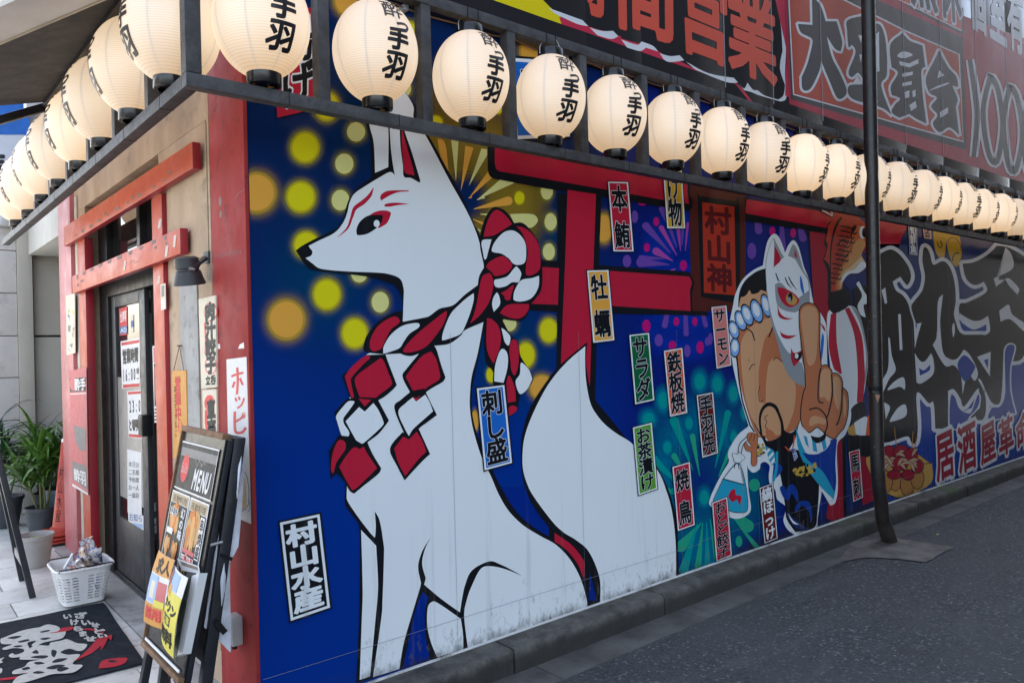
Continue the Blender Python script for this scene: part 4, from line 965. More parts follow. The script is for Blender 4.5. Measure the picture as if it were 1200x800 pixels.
q.build('dumpling_print', mural, 'tray of skewered octopus dumplings with shavings')
h = Pic(ML(), 0.00980)
cells = [((1095, 508), (1117, 497), (1120, 556), (1098, 567)), ((1121, 500), (1143, 488), (1145, 547), (1124, 558)), ((1148, 498), (1166, 487), (1168, 537), (1150, 547)), ((1169, 494), (1187, 482), (1189, 528), (1171, 538)), ((1190, 488), (1208, 478), (1209, 520), (1191, 530))]
for k, off in (('w2', .11), ('Rd', .03)):
    for ch, qd in zip('居酒屋革命', cells): h.text(k, qd, ch, off, zoom=1.0)
h.build('red_lettering_print', mural, 'red outlined lettering low on the wall beyond the post')
# joints between the printed sheets
b_ = MB()
b_.box(0.01, 3.05, -0.0112, -0.0108, 0.301, 0.3025); b_.box(3.06, 6.5, -0.0112, -0.0108, 0.318, 0.3193)
b_.build('sheet_joint', vinyl('seam', (0.22, 0.25, 0.32)), mural)
M_seam2 = vinyl('fold', (0.17, 0.19, 0.24))
for x in (1.02, 1.94, 2.86, 3.78, 4.70, 5.62, 6.54, 7.46, 8.38):
    b_ = MB(); b_.box(x, x + 0.0014, -0.0111, -0.0108, 0.14, 2.6 if x > 5 else 1.75); b_.build('sheet_joint', M_seam2, mural)

# ---------------------------------------------------------------- big signboard over the street wall
SY = 0.06
def signprint(name, c):
    k = 'sign_' + name
    if k not in _mats:
        m, nt, b = newmat(k)
        pos = node(nt, 'ShaderNodeNewGeometry').outputs['Position']
        n1 = noise(nt, pos, 1.6, 5)
        nt.links.new(mixc(nt, tuple(x * .92 for x in c), tuple(min(1, x * 1.06) for x in c), n1), b.inputs['Base Color'])
        nt.links.new(ramp(nt, n1, .2, .8, 0.14, 0.24), b.inputs['Roughness'])
        b.inputs['Specular IOR Level'].default_value = 0.45
        h = noise(nt, pos, 1.3, 2, sc=(1, 1, .4)); bump(nt, b, h, 0.12, 0.05)
        _mats[k] = m
    return _mats[k]
sign = thing('street_signboard', (0, 0, 3.3), 'long red and black banner sign above the row of lanterns on the street wall', 'sign')
PAL.update(sR=(0.36, 0.022, 0.050), sK=(0.022, 0.022, 0.026), sO=(0.42, 0.060, 0.035), sL=(0.60, 0.085, 0.055), sG=(0.045, 0.047, 0.055), sW=(0.62, 0.64, 0.68), sY=(0.68, 0.56, 0.012), sP=(0.50, 0.03, 0.07))
b_ = MB()
xs = [0.02, 1.30, 2.02, 2.52, 3.42, 4.05, 4.80, 5.60, 6.40, 7.30, 8.30, 9.3, 10.6, 12, 13.9]
for a, c in zip(xs, xs[1:]):
    b_ = MB(); b_.box(a + .001, c - .001, -SY, -0.001, 3.345, 6.2, 0.002); b_.build('sign_sheet', signprint('sK', PAL['sK']), sign)
M_sl = signprint('joint', (0.30, 0.30, 0.33))
for a in xs[4:-1]:
    b_ = MB(); b_.box(a - .004, a + .004, -SY - .0052, -SY - .0042, 3.46, 6.2); b_.build('sheet_joint', M_sl, sign)
SP = lambda d0: Pic(ML(SY), d0, signprint, 1.2e-5)
p = SP(0.0006)
p.shape('sY', PH, '500,-40c 636,-40c 636,0c 645,9 658,21c 661,29.5c 577,0c')
p.shape('sP', PH, '655,20c 658,28.5c 690.7,39.5 777,70c 866,100c 872,107c 890,130 885,128c 860,96c 812,80c 797,72c 779,66c 764,55 752,52c 730,46 728,43c 690,31.5c')
p.shape('sW', PH, '642.5,9.5c 682.5,24c 689.5,31c 677,28.5 660,21 650,16c'); p.shape('sW', PH, '691,32.5c 705,36.5 718.5,36.5c 724.5,42.8c 716,46 700,41.5c'); p.shape('sW', PH, '728,46.5c 740,51 748,53c 752,49c 765,54 771,60.5c 760,57 757,56c 750,60 735,56c'); p.shape('sW', PH, '773,62.5c 785,66 796.5,65c 802,71c 785,73 778,70c')
p.shape('sW', PH, '804,72.5c 830,86 860,91.5c 865,97c 850,96 815,82c'); p.shape('sW', PH, '866,98c 872,104 876,97c 882,105 888,106c 896,112 912,117c 918,112 920,100c 914,80 917,60c 915,30 908,-10c 917,-10c 922,30 921,60 920,90 921.5,115 914,119c 890,112 880,108 872,106c')
p.shape('sP', PH, '906,-12c 923,-12c 929,118c 1200,209.5c 1240,222c 1240,206c 1126,172c 928,116c 920,112c 922,60c')
p.poly('sR', [(917, -60), (1240, 60), (1240, 224), (1189, 211), (1040, 162), (925, 122), (921, 60)])
p.poly('sG', [(920, -60), (1128, 20), (1133, 176), (927, 116.5)]); p.poly('sO', [(922, -60), (987, -1), (1060, 36), (1124, 64), (1129, 166.2), (930, 110.8)])
p.stroke('sW', [(922, -50), (930, 110.8), (1129, 166.2), (1124, 64), (1060, 36), (987, -1), (900, -46)], 1.7)
p.poly('sR', [(993, -15), (1000, -40), (1131, 34), (1131.5, 46)]); p.poly('sG', [(1040, -30), (1129, 10), (1129.5, 42), (1064, 9)]); p.poly('sL', [(1040, -40), (1125, -5), (1127, 36.5), (1060, 3.5)]); p.stroke('sW', [(1125, -8), (1127, 36.5), (1050, -2)], 1.3)
R1 = (797, 0, 2.978)
big = ['460,-12c 490,20 508,75c 546,75c 558,115 566,150 560,180c 540,170 512,128c 530,200 560,260 582,322 551,345 520,280 492,212c 485,250 455,310 428,312 424,270c 445,220 462,150 456,132c 440,125 420,112 411,84c 462,88c',
       '584,72 632,57c 668,80 700,90 718,150 722,260 702,300 738,402c 700,375 600,345 589,300 640,292 622,255 600,270 588,250 612,185 600,158 588,165 583,110',
       '733,158 768,122 776,116c 800,142 826,152 846,160c 856,235c 842,250 848,340 860,432c 825,415 800,398c 765,412c 738,392 750,365 768,345 738,332c 736,300 760,255 738,235c',
       '903,176c 935,235 964,268 970,305c 950,300c 968,345 962,372c 974,472c 940,445 905,462 882,432 898,402 876,372 896,342 868,322 858,272 885,215']
for t_ in big: p.rimline('sW', curve(parse(R1, t_)), 5.4)
for t_ in big: p.shape('sG', R1, t_)
for t_ in ('622,124c 634,124c 632,152c', '626,190c 634,192c 630,220c', '604,290c 618,265c 636,292c', '684,120c 694,110c 696,250c 686,250c', '758,196 778,180 812,192 780,204', '764,214c 800,222c 832,206c 832,222c 800,236c 768,228c', '775,258c 812,250c 812,262c 776,270c', '776,290c 808,284c 808,296c 776,302c', '782,322c 800,316c 800,340c 784,344c', '810,318c 822,314c 822,336c 812,340c', '800,368c 822,352c 826,375c 806,388c', '904,246c 922,264c 898,274c', '866,318c 900,300 938,288c 936,294 900,308c', '906,392c 936,374c 934,396c 908,412c'): p.shape('sW', R1, t_)
for k, off in (('sW', .085), ('sG', .035)):
    for ch, qd in (('無', ((1066, -66), (1096, -50), (1099, 16), (1068, 5))), ('休', ((1100, -50), (1124, -38), (1127, 30), (1102, 18)))): p.text(k, qd, ch, off, zoom=1.04)
for ch, qd in (('時', ((655, -106), (713, -80), (713, 22), (659, 1))), ('間', ((722, -82), (789, -52), (790, 50), (724, 29))), ('営', ((793, -50), (852, -22), (853, 77), (798, 56))), ('業', ((853, -18), (907, 4), (909, 100), (856, 78)))): p.text('sL', qd, ch, .03, zoom=1.10)
for ch, qd in (('個', ((1136, -38), (1155, -30), (1156, 42), (1138, 31))), ('室', ((1158, -30), (1178, -22), (1180, 57), (1160, 44))), ('有', ((1180, -18), (1199, -10), (1200, 66), (1182, 54)))): p.text('sW', qd, ch, .035, zoom=1.08)
one, z1, z2, z3 = '1136.5,70 1143,112 1145,140 1141,184', '1161,88 1152,130 1158,178 1168,190 1175,150 1170,108 1161,88', '1184,100 1176,140 1181,190 1190,200 1198,160 1193,118 1184,100', '1206,114 1199,150 1203,196 1211,206 1219,168 1214,128 1206,114'
for k, w in (('sW', 12.5), ('sG', 6.6)):
    p.line(k, PH, one, [w * .8, w, w, w * .8])
    for z in (z1, z2, z3): p.line(k, PH, z, w * .9)
p.build('banner_print', sign, 'red and black print with white edged lettering')

# ---------------------------------------------------------------- timber rack that carries the lanterns
rack = thing('lantern_rack', (-0.325, -0.325, 2.64), 'dark timber rack of rails and posts running round the corner to hold the lanterns', 'rack')
RO, RI = -0.352, -0.300
random.seed(5)
def rail(nm, z0, z1, along):
    ln = 11.6 if along == 'x' else 4.55
    b_ = MB().use(M_wood)
    if along == 'x': b_.box(RO, ln, RO, RI, z0, z1, 0.003)
    else: b_.box(RO, RI, RI + .001, ln, z0, z1, 0.003)
    b_.build(nm, None, rack)
for z0, z1 in ((2.640, 2.690), (3.212, 3.262)):
    rail('rail', z0, z1, 'x'); rail('rail', z0, z1, 'y')
PX = [0.19 + 0.5 * i for i in range(22)]
PYs = [0.17 + 0.55 * i for i in range(8)]
b_ = MB(); b_.box(RO - .001, RI + .004, RO - .001, RI + .004, 2.691, 3.211, 0.003); post0 = b_.build('post', M_wood, rack)
b_ = MB(); b_.box(-0.025, 0.025, RO + .003, RI - .003 + .012, 2.6905, 3.2115, 0.002); post1 = b_.build('post', M_wood, None); post1.parent = rack; post1.location = (PX[0] + .325, .325, -2.64)
post1.data.transform(Matrix.Translation((0, 0, 0)))
for x in PX[1:]:
    o = post1.copy(); COL.objects.link(o); o.location = (x + .325, .325, -2.64)
for y in PYs:
    o = post1.copy(); COL.objects.link(o); o.location = (.325, y + .325, -2.64); o.rotation_euler = (0, 0, -pi / 2)
# sleeves where the timbers are joined, and steel brackets back to the wall
b_ = MB(); b_.box(-0.0012, 0.0012, -0.0272, 0.0272, -0.0262, 0.0262, 0); sl0 = b_.build('joint_line', M_black, None); sl0.parent = rack
first = True
for i in range(21):
    for z in (2.665,):
        o = sl0 if first else sl0.copy()
        if not first: COL.objects.link(o)
        first = False
        o.location = (-0.05 + 0.5 * i + 0.41, -0.001, z - 2.64)
for i in range(8):
    o = sl0.copy(); COL.objects.link(o); o.location = (-0.001, 0.30 + .55 * i, z - 2.64); o.rotation_euler = (0, 0, pi / 2)
b_ = MB(); b_.box(-0.012, 0.012, -0.30, -0.065, 3.185, 3.210, 0.001); br0 = b_.build('bracket', M_steel, None); br0.parent = rack
for i in range(8):
    o = br0 if i == 0 else br0.copy()
    if i: COL.objects.link(o)
    o.location = (0.62 + 1.0 * i + .325, .325, -2.64)
for i in range(4):
    o = br0.copy(); COL.objects.link(o); o.location = (.325, 0.6 + 1.1 * i + .325, -2.64); o.rotation_euler = (0, 0, -pi / 2)
b_ = MB(); b_.box(-.0016, .0016, -.0285, .0285, -.0265, .029, 0); tie = b_.build('wire_tie', M_black, None); tie.parent = rack; first = True
for i in range(20):
    for e_ in (-.028, .034):
        o = tie if first else tie.copy()
        if not first: COL.objects.link(o)
        first = False; o.location = (-0.055 + 0.5025 * i + e_ + .325, -.001, 3.237 - 2.64)
b_ = MB()
for yy, z in ((-0.285, 3.222), (-0.292, 3.236)):
    pts = [(0.0 + .14 * i, yy + random.uniform(-.004, .004), z - 0.018 + random.uniform(-.012, .008)) for i in range(80)]
    b_.tube(pts, 0.004, 5)
b_.build('cable', mat('brown_cable', (0.16, 0.08, 0.04), 0.6), rack)

# ---------------------------------------------------------------- paper lanterns
def papermat():
    m, nt, b = newmat('lantern_paper')
    tc = node(nt, 'ShaderNodeTexCoord'); obj = tc.outputs['Object']
    sp = node(nt, 'ShaderNodeSeparateXYZ'); nt.links.new(obj, sp.inputs[0])
    ang = maths(nt, 'ARCTAN2', sp.outputs[1], sp.outputs[0])
    sw = maths(nt, 'ABSOLUTE', maths(nt, 'SINE', maths(nt, 'MULTIPLY', ang, 4.0)))          # eight glued paper joints
    seam = ramp(nt, sw, 0.0, 0.20, 1, 0)
    mesh = maths(nt, 'ABSOLUTE', maths(nt, 'SINE', maths(nt, 'MULTIPLY', ang, 44.0)))
    mesh = ramp(nt, mesh, 0.0, 0.28, 1, 0)
    rib = maths(nt, 'ABSOLUTE', maths(nt, 'SINE', maths(nt, 'MULTIPLY', sp.outputs[2], pi / 0.0092)))
    rib = ramp(nt, rib, 0.0, 0.38, 1, 0)
    n1 = noise(nt, obj, 5, 4)
    zz = sp.outputs[2]
    body = maths(nt, 'MULTIPLY', ramp(nt, zz, -0.02, 0.16), ramp(nt, zz, 0.22, 0.43, 1, 0.45))
    c = mixc(nt, (1.0, 0.65, 0.34), (1.0, 0.76, 0.52), body)
    c = mixc(nt, c, (0.80, 0.70, 0.60), maths(nt, 'MULTIPLY', seam, 0.55))
    oi = node(nt, 'ShaderNodeObjectInfo')
    k = maths(nt, 'MULTIPLY', maths(nt, 'ADD', 0.152, maths(nt, 'MULTIPLY', body, 0.045)), ramp(nt, oi.outputs['Random'], 0, 1, 0.84, 1.10))
    k = maths(nt, 'MULTIPLY', k, maths(nt, 'SUBTRACT', 1.0, maths(nt, 'MULTIPLY', rib, 0.38)))
    k = maths(nt, 'MULTIPLY', k, maths(nt, 'SUBTRACT', 1.0, maths(nt, 'MULTIPLY', seam, 0.22)))
    k = maths(nt, 'MULTIPLY', k, maths(nt, 'SUBTRACT', 1.0, maths(nt, 'MULTIPLY', mesh, 0.10)))
    k = maths(nt, 'MULTIPLY', k, ramp(nt, n1, 0.2, 0.8, 0.95, 1.04))
    nt.links.new(c, b.inputs['Emission Color']); nt.links.new(k, b.inputs['Emission Strength'])
    base = mixc(nt, (0.30, 0.295, 0.285), (0.19, 0.165, 0.14), maths(nt, 'MULTIPLY', rib, 0.6))
    nt.links.new(base, b.inputs['Base Color'])
    b.inputs['Roughness'].default_value = 0.5
    return m, k
M_lan, _k = papermat()
M_ink = mat('lantern_ink', (0.012, 0.012, 0.016), 0.45, 0.1)
M_cap = mat('black_lacquer', (0.012, 0.012, 0.013), 0.22, 0.1, 8)
BH, BR = 0.405, 0.180
def prof_r(z):
    t = max(0.0, min(1.0, z / BH))
    return BR * sqrt(1 - 0.87 * (2 * t - 1.0) ** 2)
def lantern_proto(name):
    L = thing(name, (0, 0, 0))
    NR = 44; pr = []
    for i in range(NR + 1):
        z = BH * i / NR
        pr.append((prof_r(z), z))
        if i < NR:
            zm = BH * (i + .5) / NR; pr.append((prof_r(zm) + 0.0012, zm))
    MB().lathe(pr, n=48, close=False).build('paper_shade', M_lan, L, sharp=80)
    MB().lathe([(0.048, -0.043), (0.063, -0.043), (0.065, -0.040), (0.0655, 0.006), (0.063, 0.008), (0.055, 0.008), (0.055, -0.03), (0.0, -0.032)], n=32, close=False).build('bottom_ring', M_cap, L)
    MB().lathe([(0.064, BH - .006), (0.067, BH - .004), (0.067, BH + .036), (0.064, BH + .04), (0.058, BH + .04), (0.058, BH - .004)], n=32, close=False).build('top_ring', M_cap, L)
    b_ = MB()
    for a in (0.5, 2.6, 4.7): b_.box(0.045 * cos(a) - .011, 0.045 * cos(a) + .011, 0.045 * sin(a) - .007, 0.045 * sin(a) + .007, -0.0345, -0.0325)
    b_.build('vent_slot', mat('vent_glow_orange', (0.5, 0.25, 0.08), 0.5), L)  # lamplight in the slots put in as plain orange colour
    b_ = MB()
    for sgn in (-1, 1): b_.tube([(sgn * .067, 0, BH + .01), (sgn * .068, 0, BH + .045), (sgn * .045, 0, BH + .085), (sgn * .03, 0, BH + .10)], 0.0022, 6)
    b_.tube([(-.03, 0, BH + .10), (-.012, 0, BH + .106), (.012, 0, BH + .106), (.03, 0, BH + .10)], 0.0022, 6)
    b_.build('hanger_wire', M_steel, L)
    MB().tube([(0.012, 0.012, BH - .01), (0.012, 0.012, BH + .072)], 0.005, 8).build('lamp_cord', mat('red_cord', (0.45, 0.03, 0.02), 0.5), L)
    # brushed lettering wrapped on the paper, facing -y
    b_ = MB().use(M_ink)
    for ch, zc, hh, ww, du in (('酔', 0.338, 0.090, 0.098, 0.0), ('っ', 0.270, 0.075, 0.085, 0.028), ('手', 0.205, 0.098, 0.100, 0.0), ('羽', 0.103, 0.108, 0.108, -0.004)):
        o_ = {'酔': 0.016, 'っ': 0.042, '手': 0.046, '羽': 0.036}[ch]
        T_ = Pic(lambda x, y, d: Vector((x, y, d)), 0, lambda k, c: M_ink, 1e-5)
        T_.thick('K', glyph(ch), o_, lambda q: [((((x - .5) + 0.10 * (y - .4)) * ww + du), zc + (y - .38) * hh) for x, y in q])
        tb = bmesh.new(); vv = [tb.verts.new(v) for v in T_.v]
        for f in T_.f:
            try: tb.faces.new([vv[i] for i in f])
            except ValueError: pass
        for it in range(2):
            bmesh.ops.subdivide_edges(tb, edges=[e for e in tb.edges if e.calc_length() > 0.016], cuts=1)
        bmesh.ops.triangulate(tb, faces=tb.faces)
        tb.verts.index_update()
        out = []
        for v in tb.verts:
            z = v.co.y; r_ = prof_r(z) + 0.0026 + v.co.z * 4; a = -pi / 2 + v.co.x / (r_ * 0.97)
            out.append((r_ * cos(a), r_ * sin(a), z))
        b_.faces(out, [[v.index for v in f.verts] for f in tb.faces], True); tb.free()
    b_.build('lettering', M_ink, L)
    return L
proto = lantern_proto('paper_lantern')
ORD = ['first', 'second', 'third', 'fourth', 'fifth', 'sixth', 'seventh', 'eighth', 'ninth', 'tenth', 'eleventh', 'twelfth', 'thirteenth', 'fourteenth', 'fifteenth', 'sixteenth', 'seventeenth', 'eighteenth', 'nineteenth', 'twentieth']
random.seed(21)
for i in range(20):
    lab = 'lit white paper lantern over the mural, %s along the street from the corner post' % ORD[i]
    x = -0.055 + 0.5025 * i
    loc = (x, -0.325 + random.uniform(-.006, .006), 2.742 + random.uniform(-.006, .006)); rz = radians(random.uniform(-9, 12))
    if i == 0: L = proto; L.location = loc; L.rotation_euler = (0, 0, rz)
    else: L = dup(proto, loc, rz)
    L.rotation_euler.x, L.rotation_euler.y = radians(random.uniform(-2, 2)), radians(random.uniform(-2, 2))
    tag(L, lab, 'lantern', 'paper lanterns hanging in the corner rack')
for i in range(8):
    lab = 'lit white paper lantern over the entrance, %s back from the corner post' % ORD[i]
    L = dup(proto, (-0.325 + random.uniform(-.005, .005), (-0.08, .43, 1.01, 1.55, 2.10, 2.66, 3.24, 3.8)[i], 2.742 + random.uniform(-.006, .006)), -pi / 2 + radians(random.uniform(-8, 4)))
    L.rotation_euler.x, L.rotation_euler.y = radians(random.uniform(-2, 2)), radians(random.uniform(-2, 2))
    tag(L, lab, 'lantern', 'paper lanterns hanging in the corner rack')

# ---------------------------------------------------------------- black post standing in the gutter
pole = thing('steel_post', (5.0, -0.40, 0), 'tall black steel post with a bent foot standing in the gutter before the mural', 'post')
ft = hit(1043, 634, 2, 0.0)
b_ = MB()
pX = [hit(u, v, 1, -.42).x for u, v in ((1018, 40), (1023, 300), (1028.5, 560))]
pm = pX[1] + (pX[2] - pX[1]) * .9
path = [(pX[0] + .03, -.42, 6.0), (pX[0], -.42, 4.0), (pX[1], -.42, 2.3), (pm, -.42, 0.66), (pm + .012, -.42, 0.50), (pm + .05, -.417, 0.38), (4.895, -.412, 0.24), (4.925, -.41, 0.195)]
b_.tube(path, 0.052, 20); b_.build('pipe', mat('brown_black_paint', (0.020, 0.016, 0.015), 0.38, 0.35, 9, 0.1, 40, dirt=((0.055, 0.036, 0.026), 0.8, 16), sc=(1, 1, .2)), pole)
MB().tube([(4.912, -.411, 0.215), (4.936, -.409, 0.18), (ft.x, ft.y, -0.01)], [0.056, 0.056, 0.060], 20).build('foot_socket', mat('worn_socket', (0.035, 0.026, 0.022), 0.55, 0.3, 12), pole)
MB().tube([(pm, -.42, 1.25), (pm, -.42, 1.285)], 0.0555, 20).build('collar', M_black, pole)
random.seed(14)
b_ = MB()
for i in range(26):
    z, a = random.uniform(.6, 2.4), random.uniform(2.6, 5.2); r_ = .0526; c = Vector((pm + r_ * cos(a), -.42 + r_ * sin(a), z)); t1, t2 = Vector((-sin(a), cos(a), 0)), Vector((0, 0, 1)); w_ = random.uniform(.002, .007)
    b_.faces([c + t1 * w_, c + t2 * w_ * 1.3, c - t1 * w_ * .8, c - t2 * w_], [(0, 1, 2, 3)])
o = b_.build('paint_chip', mat('paint_chip', (0.26, 0.22, 0.19), .7), pole); o['kind'] = 'stuff'
a = 3.9; c = Vector((pm + .0528 * cos(a), -.42 + .0528 * sin(a), 1.19)); t1 = Vector((-sin(a), cos(a), 0))
MB().faces([c + t1 * .018 + Vector((0, 0, .03)), c - t1 * .02 + Vector((0, 0, .032)), c - t1 * .004 + Vector((0, 0, -.035))], [(0, 1, 2)]).build('tape_scrap', mat('orange_tape', (.34, .17, .10), .6), pole)
MB().tube([(pm + .062, -.40, 0.7), (pX[1] + .062, -.40, 2.3), (pX[0] + .092, -.40, 6.0)], 0.009, 8).build('conduit', mat('pale_conduit', (0.42, 0.40, 0.36), 0.5), pole)

# ---------------------------------------------------------------- awning over the entrance
aw = thing('awning', (-0.42, 1.2, 3.17), 'dark fabric awning with a white edge above the entrance', 'awning')
A_, C_ = hit(136, 0, 0, -.42), hit(50, 120, 0, -.42)
A_.z += 0.0
D_ = hit(0, 124, 1, C_.y)
nrm = (C_ - A_).cross(D_ - C_).normalized()
if nrm.z < 0: nrm = -nrm
def onpl(px, py, off=0.0):
    d = ray(px, py); t_ = ((A_ - CP).dot(nrm) + off) / d.dot(nrm); return CP + d * t_
E1, E2 = onpl(78, 0), onpl(0, 34)
e = (E2 - E1).normalized()
E0, E3 = E1 - e * 0.30, E2 + e * 0.06
A0 = A_ + (A_ - C_).normalized() * 0.75
D3 = C_ + (D_ - C_).normalized() * ((D_ - C_).length + 0.06)
q5 = [A0, C_, D3, E3, E0]
b_ = MB(); b_.faces(q5 + [p_ + nrm * 0.006 for p_ in q5], [(0, 1, 2, 3, 4), (9, 8, 7, 6, 5)] + [(i, (i + 1) % 5, (i + 1) % 5 + 5, i + 5) for i in range(5)])
b_.build('fabric', mat('awning_fabric', (0.022, 0.018, 0.019), 0.75, 0.25, 4, 0.2, 30), aw)
w_ = e.cross(nrm).normalized()
if (A_ - E1).dot(w_) > 0: w_ = -w_
wb = mat('white_bar', (0.55, 0.54, 0.52), 0.45, 0.06, 6)
b_ = MB(); b_.beam(E0 + w_ * .13 - nrm * .02, E3 + w_ * .13 - nrm * .02, 0.26, 0.06, up=nrm, bev=0.004); b_.build('front_bar', wb, aw)
b_ = MB(); b_.beam(E0 - w_ * .006 - nrm * .03, E3 - w_ * .006 - nrm * .03, 0.008, 0.05, up=nrm); b_.build('edge_trim', mat('beige_trim', (0.42, 0.36, 0.27), 0.5), aw)
b_ = MB(); b_.beam(A0 + Vector((.03, 0, .02)), C_ + Vector((.03, 0, .02)), 0.06, 0.09, bev=0.004); b_.build('wall_rail', M_black, aw)
f1, f2 = hit(52, 126, 1, C_.y + .05), hit(0, 141, 1, C_.y + .05)
b_ = MB(); b_.beam(f1 + (f1 - f2) * .1, f2 + (f2 - f1) * 0.15, 0.05, 0.045, bev=0.004); b_.build('arm', M_black, aw)
b_ = MB(); g1 = hit(42, 121, 1, C_.y + .12); b_.box(g1.x - .05, g1.x + .06, g1.y, g1.y + .1, g1.z - .035, g1.z + .03, .006); b_.build('arm_bracket', wb, aw)

# banner of the neighbour
bq = [hit(*p_, 1, 5.5) for p_ in ((-40, 112), (38, 104), (42, 206), (-40, 212))]
ban = thing('shop_banner', tuple(bq[0]), 'blue and white banner hanging on the neighbouring building', 'banner')
BM = lambda px, py, d: hit(px, py, 1, 5.5 - d)
b_ = MB(); b_.slab([bq[0], bq[3], bq[2], bq[1]], 0.01, (0, 1, 0)); b_.build('cloth', mat('pale_cloth', (0.55, 0.58, 0.66), 0.7, 0.04), ban)
p = Pic(BM, 0.013, lambda k, c: mat('banner_' + k, c, 0.6)); p.poly('B', [(-40, 112), (38, 104), (40, 158), (-40, 158)]); p.text('K', ((-22, 178), (6, 178), (6, 206), (-22, 206)), '店', .05); p.build('banner_print', ban)

# ---------------------------------------------------------------- red gate frame mounted round the door
tg = thing('torii_gate', (-0.03, 2.1, ZF), 'red wooden gate of two beams on two posts fixed round the door', 'gate')
def tbeam(TR, BR, BL, TL, nm, x0, x1):
    a = [hit(*p_, 0, x0) for p_ in (TR, BR, BL, TL)]
    y0, y1 = (a[0].y + a[1].y) / 2, (a[2].y + a[3].y) / 2
    b_ = MB().use(M_tor).use(M_tord); b_.use(M_tor)
    zt0, zb0, zt1, zb1 = a[0].z, a[1].z, a[3].z, a[2].z
    b_.hexa([(x0, y0, zb0), (x1, y0, zb0), (x1, y1, zb1), (x0, y1, zb1), (x0, y0, zt0), (x1, y0, zt0), (x1, y1, zt1), (x0, y1, zt1)], 0.003)
    for f_ in b_.b.faces:
        f_.normal_update()
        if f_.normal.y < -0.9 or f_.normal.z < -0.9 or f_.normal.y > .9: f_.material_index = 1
    o = b_.build(nm, None, tg)
    return y0, y1, zb0, zb1, zt0, zt1
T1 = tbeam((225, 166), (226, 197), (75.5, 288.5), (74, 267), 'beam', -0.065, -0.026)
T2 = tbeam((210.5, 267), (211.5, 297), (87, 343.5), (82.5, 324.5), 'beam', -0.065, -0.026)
for ya, yb in ((hit(195, 480, 0, -.025).y, hit(183, 480, 0, -.025).y), (hit(101, 380, 0, -.025).y, hit(93, 380, 0, -.025).y)):
    b_ = MB().use(M_tor).use(M_tord); b_.use(M_tor); b_.box(-0.025, 0.03, ya, yb, 0.131, T1[2] - 0.004, 0.002)
    for f_ in b_.b.faces:
        f_.normal_update()
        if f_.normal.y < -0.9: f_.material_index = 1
    b_.build('post', None, tg)
M_mark = mat('sticker_residue', (0.16, 0.12, 0.11), 0.7, 0.3, 40)
M_tape = mat('peeling_tape', (0.48, 0.42, 0.36), 0.6, 0.25, 60)
mk = Pic(LW(-0.0655), 0.0004, lambda k, c: {'K': M_mark, 'W': M_tape}[k])
random.seed(9)
for x, y, w, h in ((198.5, 202, 3, 4.5), (191.5, 211.5, 2.5, 3.5), (180, 219, 3, 3), (163.5, 228.5, 4, 4), (155, 231.5, 2.5, 4), (149.5, 237.5, 3, 2.5), (137.5, 244.5, 5, 3.5), (123, 250, 2.5, 3.5), (126.5, 252, 2, 2), (116, 258.5, 4, 3), (106.5, 265, 4, 3.5), (97, 270.5, 3.5, 3.5), (89, 275.5, 2.5, 2.5),
                   (193.5, 278.5, 3, 4.5), (194.5, 285, 2.5, 4), (180, 283.5, 5, 4.5), (182, 290, 2.5, 4), (165, 290.5, 4.5, 3.5), (152.5, 296, 4.5, 4), (139.5, 301.5, 5, 4), (128, 306.5, 4, 3.5), (117.5, 311, 4.5, 3.5), (107.5, 315.5, 4, 3.5), (98.5, 320, 3.5, 4), (90.5, 325, 2, 5), (96, 329, 3.5, 2), (91, 334, 2, 3), (155, 306, 5, .8), (158.5, 307.5, 3, .8), (161.5, 306, 2.5, .9)):
    mk.poly('K', [(x - w / 2, y - h / 2 + w * .22), (x + w / 2, y - h / 2 - w * .22), (x + w / 2 - .3, y + h / 2 - w * .2), (x - w / 2 + .3, y + h / 2 + w * .2)])
for x, y, w, h in ((146, 311, 2.4, 12), (204.5, 282.5, 3, 15), (195, 294.5, 3, 14)): mk.poly('W', [(x - w / 2 - .6, y + h / 2), (x + w / 2 - .6, y + h / 2 - 1), (x + w / 2 + .8, y - h / 2), (x - w / 2 + .8, y - h / 2 + 1)])
mk.build('worn_mark', tg)
mk = Pic(LW(-0.0255), 0.0004, lambda k, c: {'K': M_mark, 'W': M_tape}[k])
for x, y, w, h in ((187, 262, 3, 12), (186, 328, 2.6, 10)): mk.poly('W', [(x - w / 2 - .6, y + h / 2), (x + w / 2 - .6, y + h / 2 - 1), (x + w / 2 + .8, y - h / 2), (x - w / 2 + .8, y - h / 2 + 1)])
mk.build('worn_mark', tg)

# ---------------------------------------------------------------- papers, boards and fittings on the entrance side
def flat(k, c):
    return mat('ink_' + k, c, 0.55, 0.05, 12, spec=0.22)
PAL.update(pW=(0.66, 0.64, 0.62), pK=(0.015, 0.014, 0.014), pR=(0.50, 0.03, 0.025), pP=(0.52, 0.13, 0.13), pO=(0.58, 0.27, 0.055), pB=(0.05, 0.12, 0.30), pG=(0.20, 0.19, 0.18), pC=(0.62, 0.55, 0.43), pY=(0.66, 0.56, 0.09), pLB=(0.30, 0.42, 0.62), pT=(0.40, 0.30, 0.18), pD=(0.035, 0.033, 0.030), pF=(0.55, 0.17, 0.03), pF2=(0.60, 0.30, 0.10), pH=(0.60, 0.06, 0.055), pN=(0.46, 0.28, 0.10))
def sheet(name, label, cat, quad, bgk, x0, th=0.002, draw=None, group=None, parent=None):
    q = [hit(*p_, 0, x0) for p_ in quad]
    if parent is None:
        root = thing(name, tuple(q[3]), label, cat, group)
    else: root = parent
    b_ = MB(); b_.slab([p_ for p_ in q], th, (-1, 0, 0)); b_.build('paper', flat(bgk, PAL[bgk]), root)
    if draw:
        p = Pic(LW(x0), 0.0005, flat, 3e-5); draw(p); p.build('printing', root)
    return root
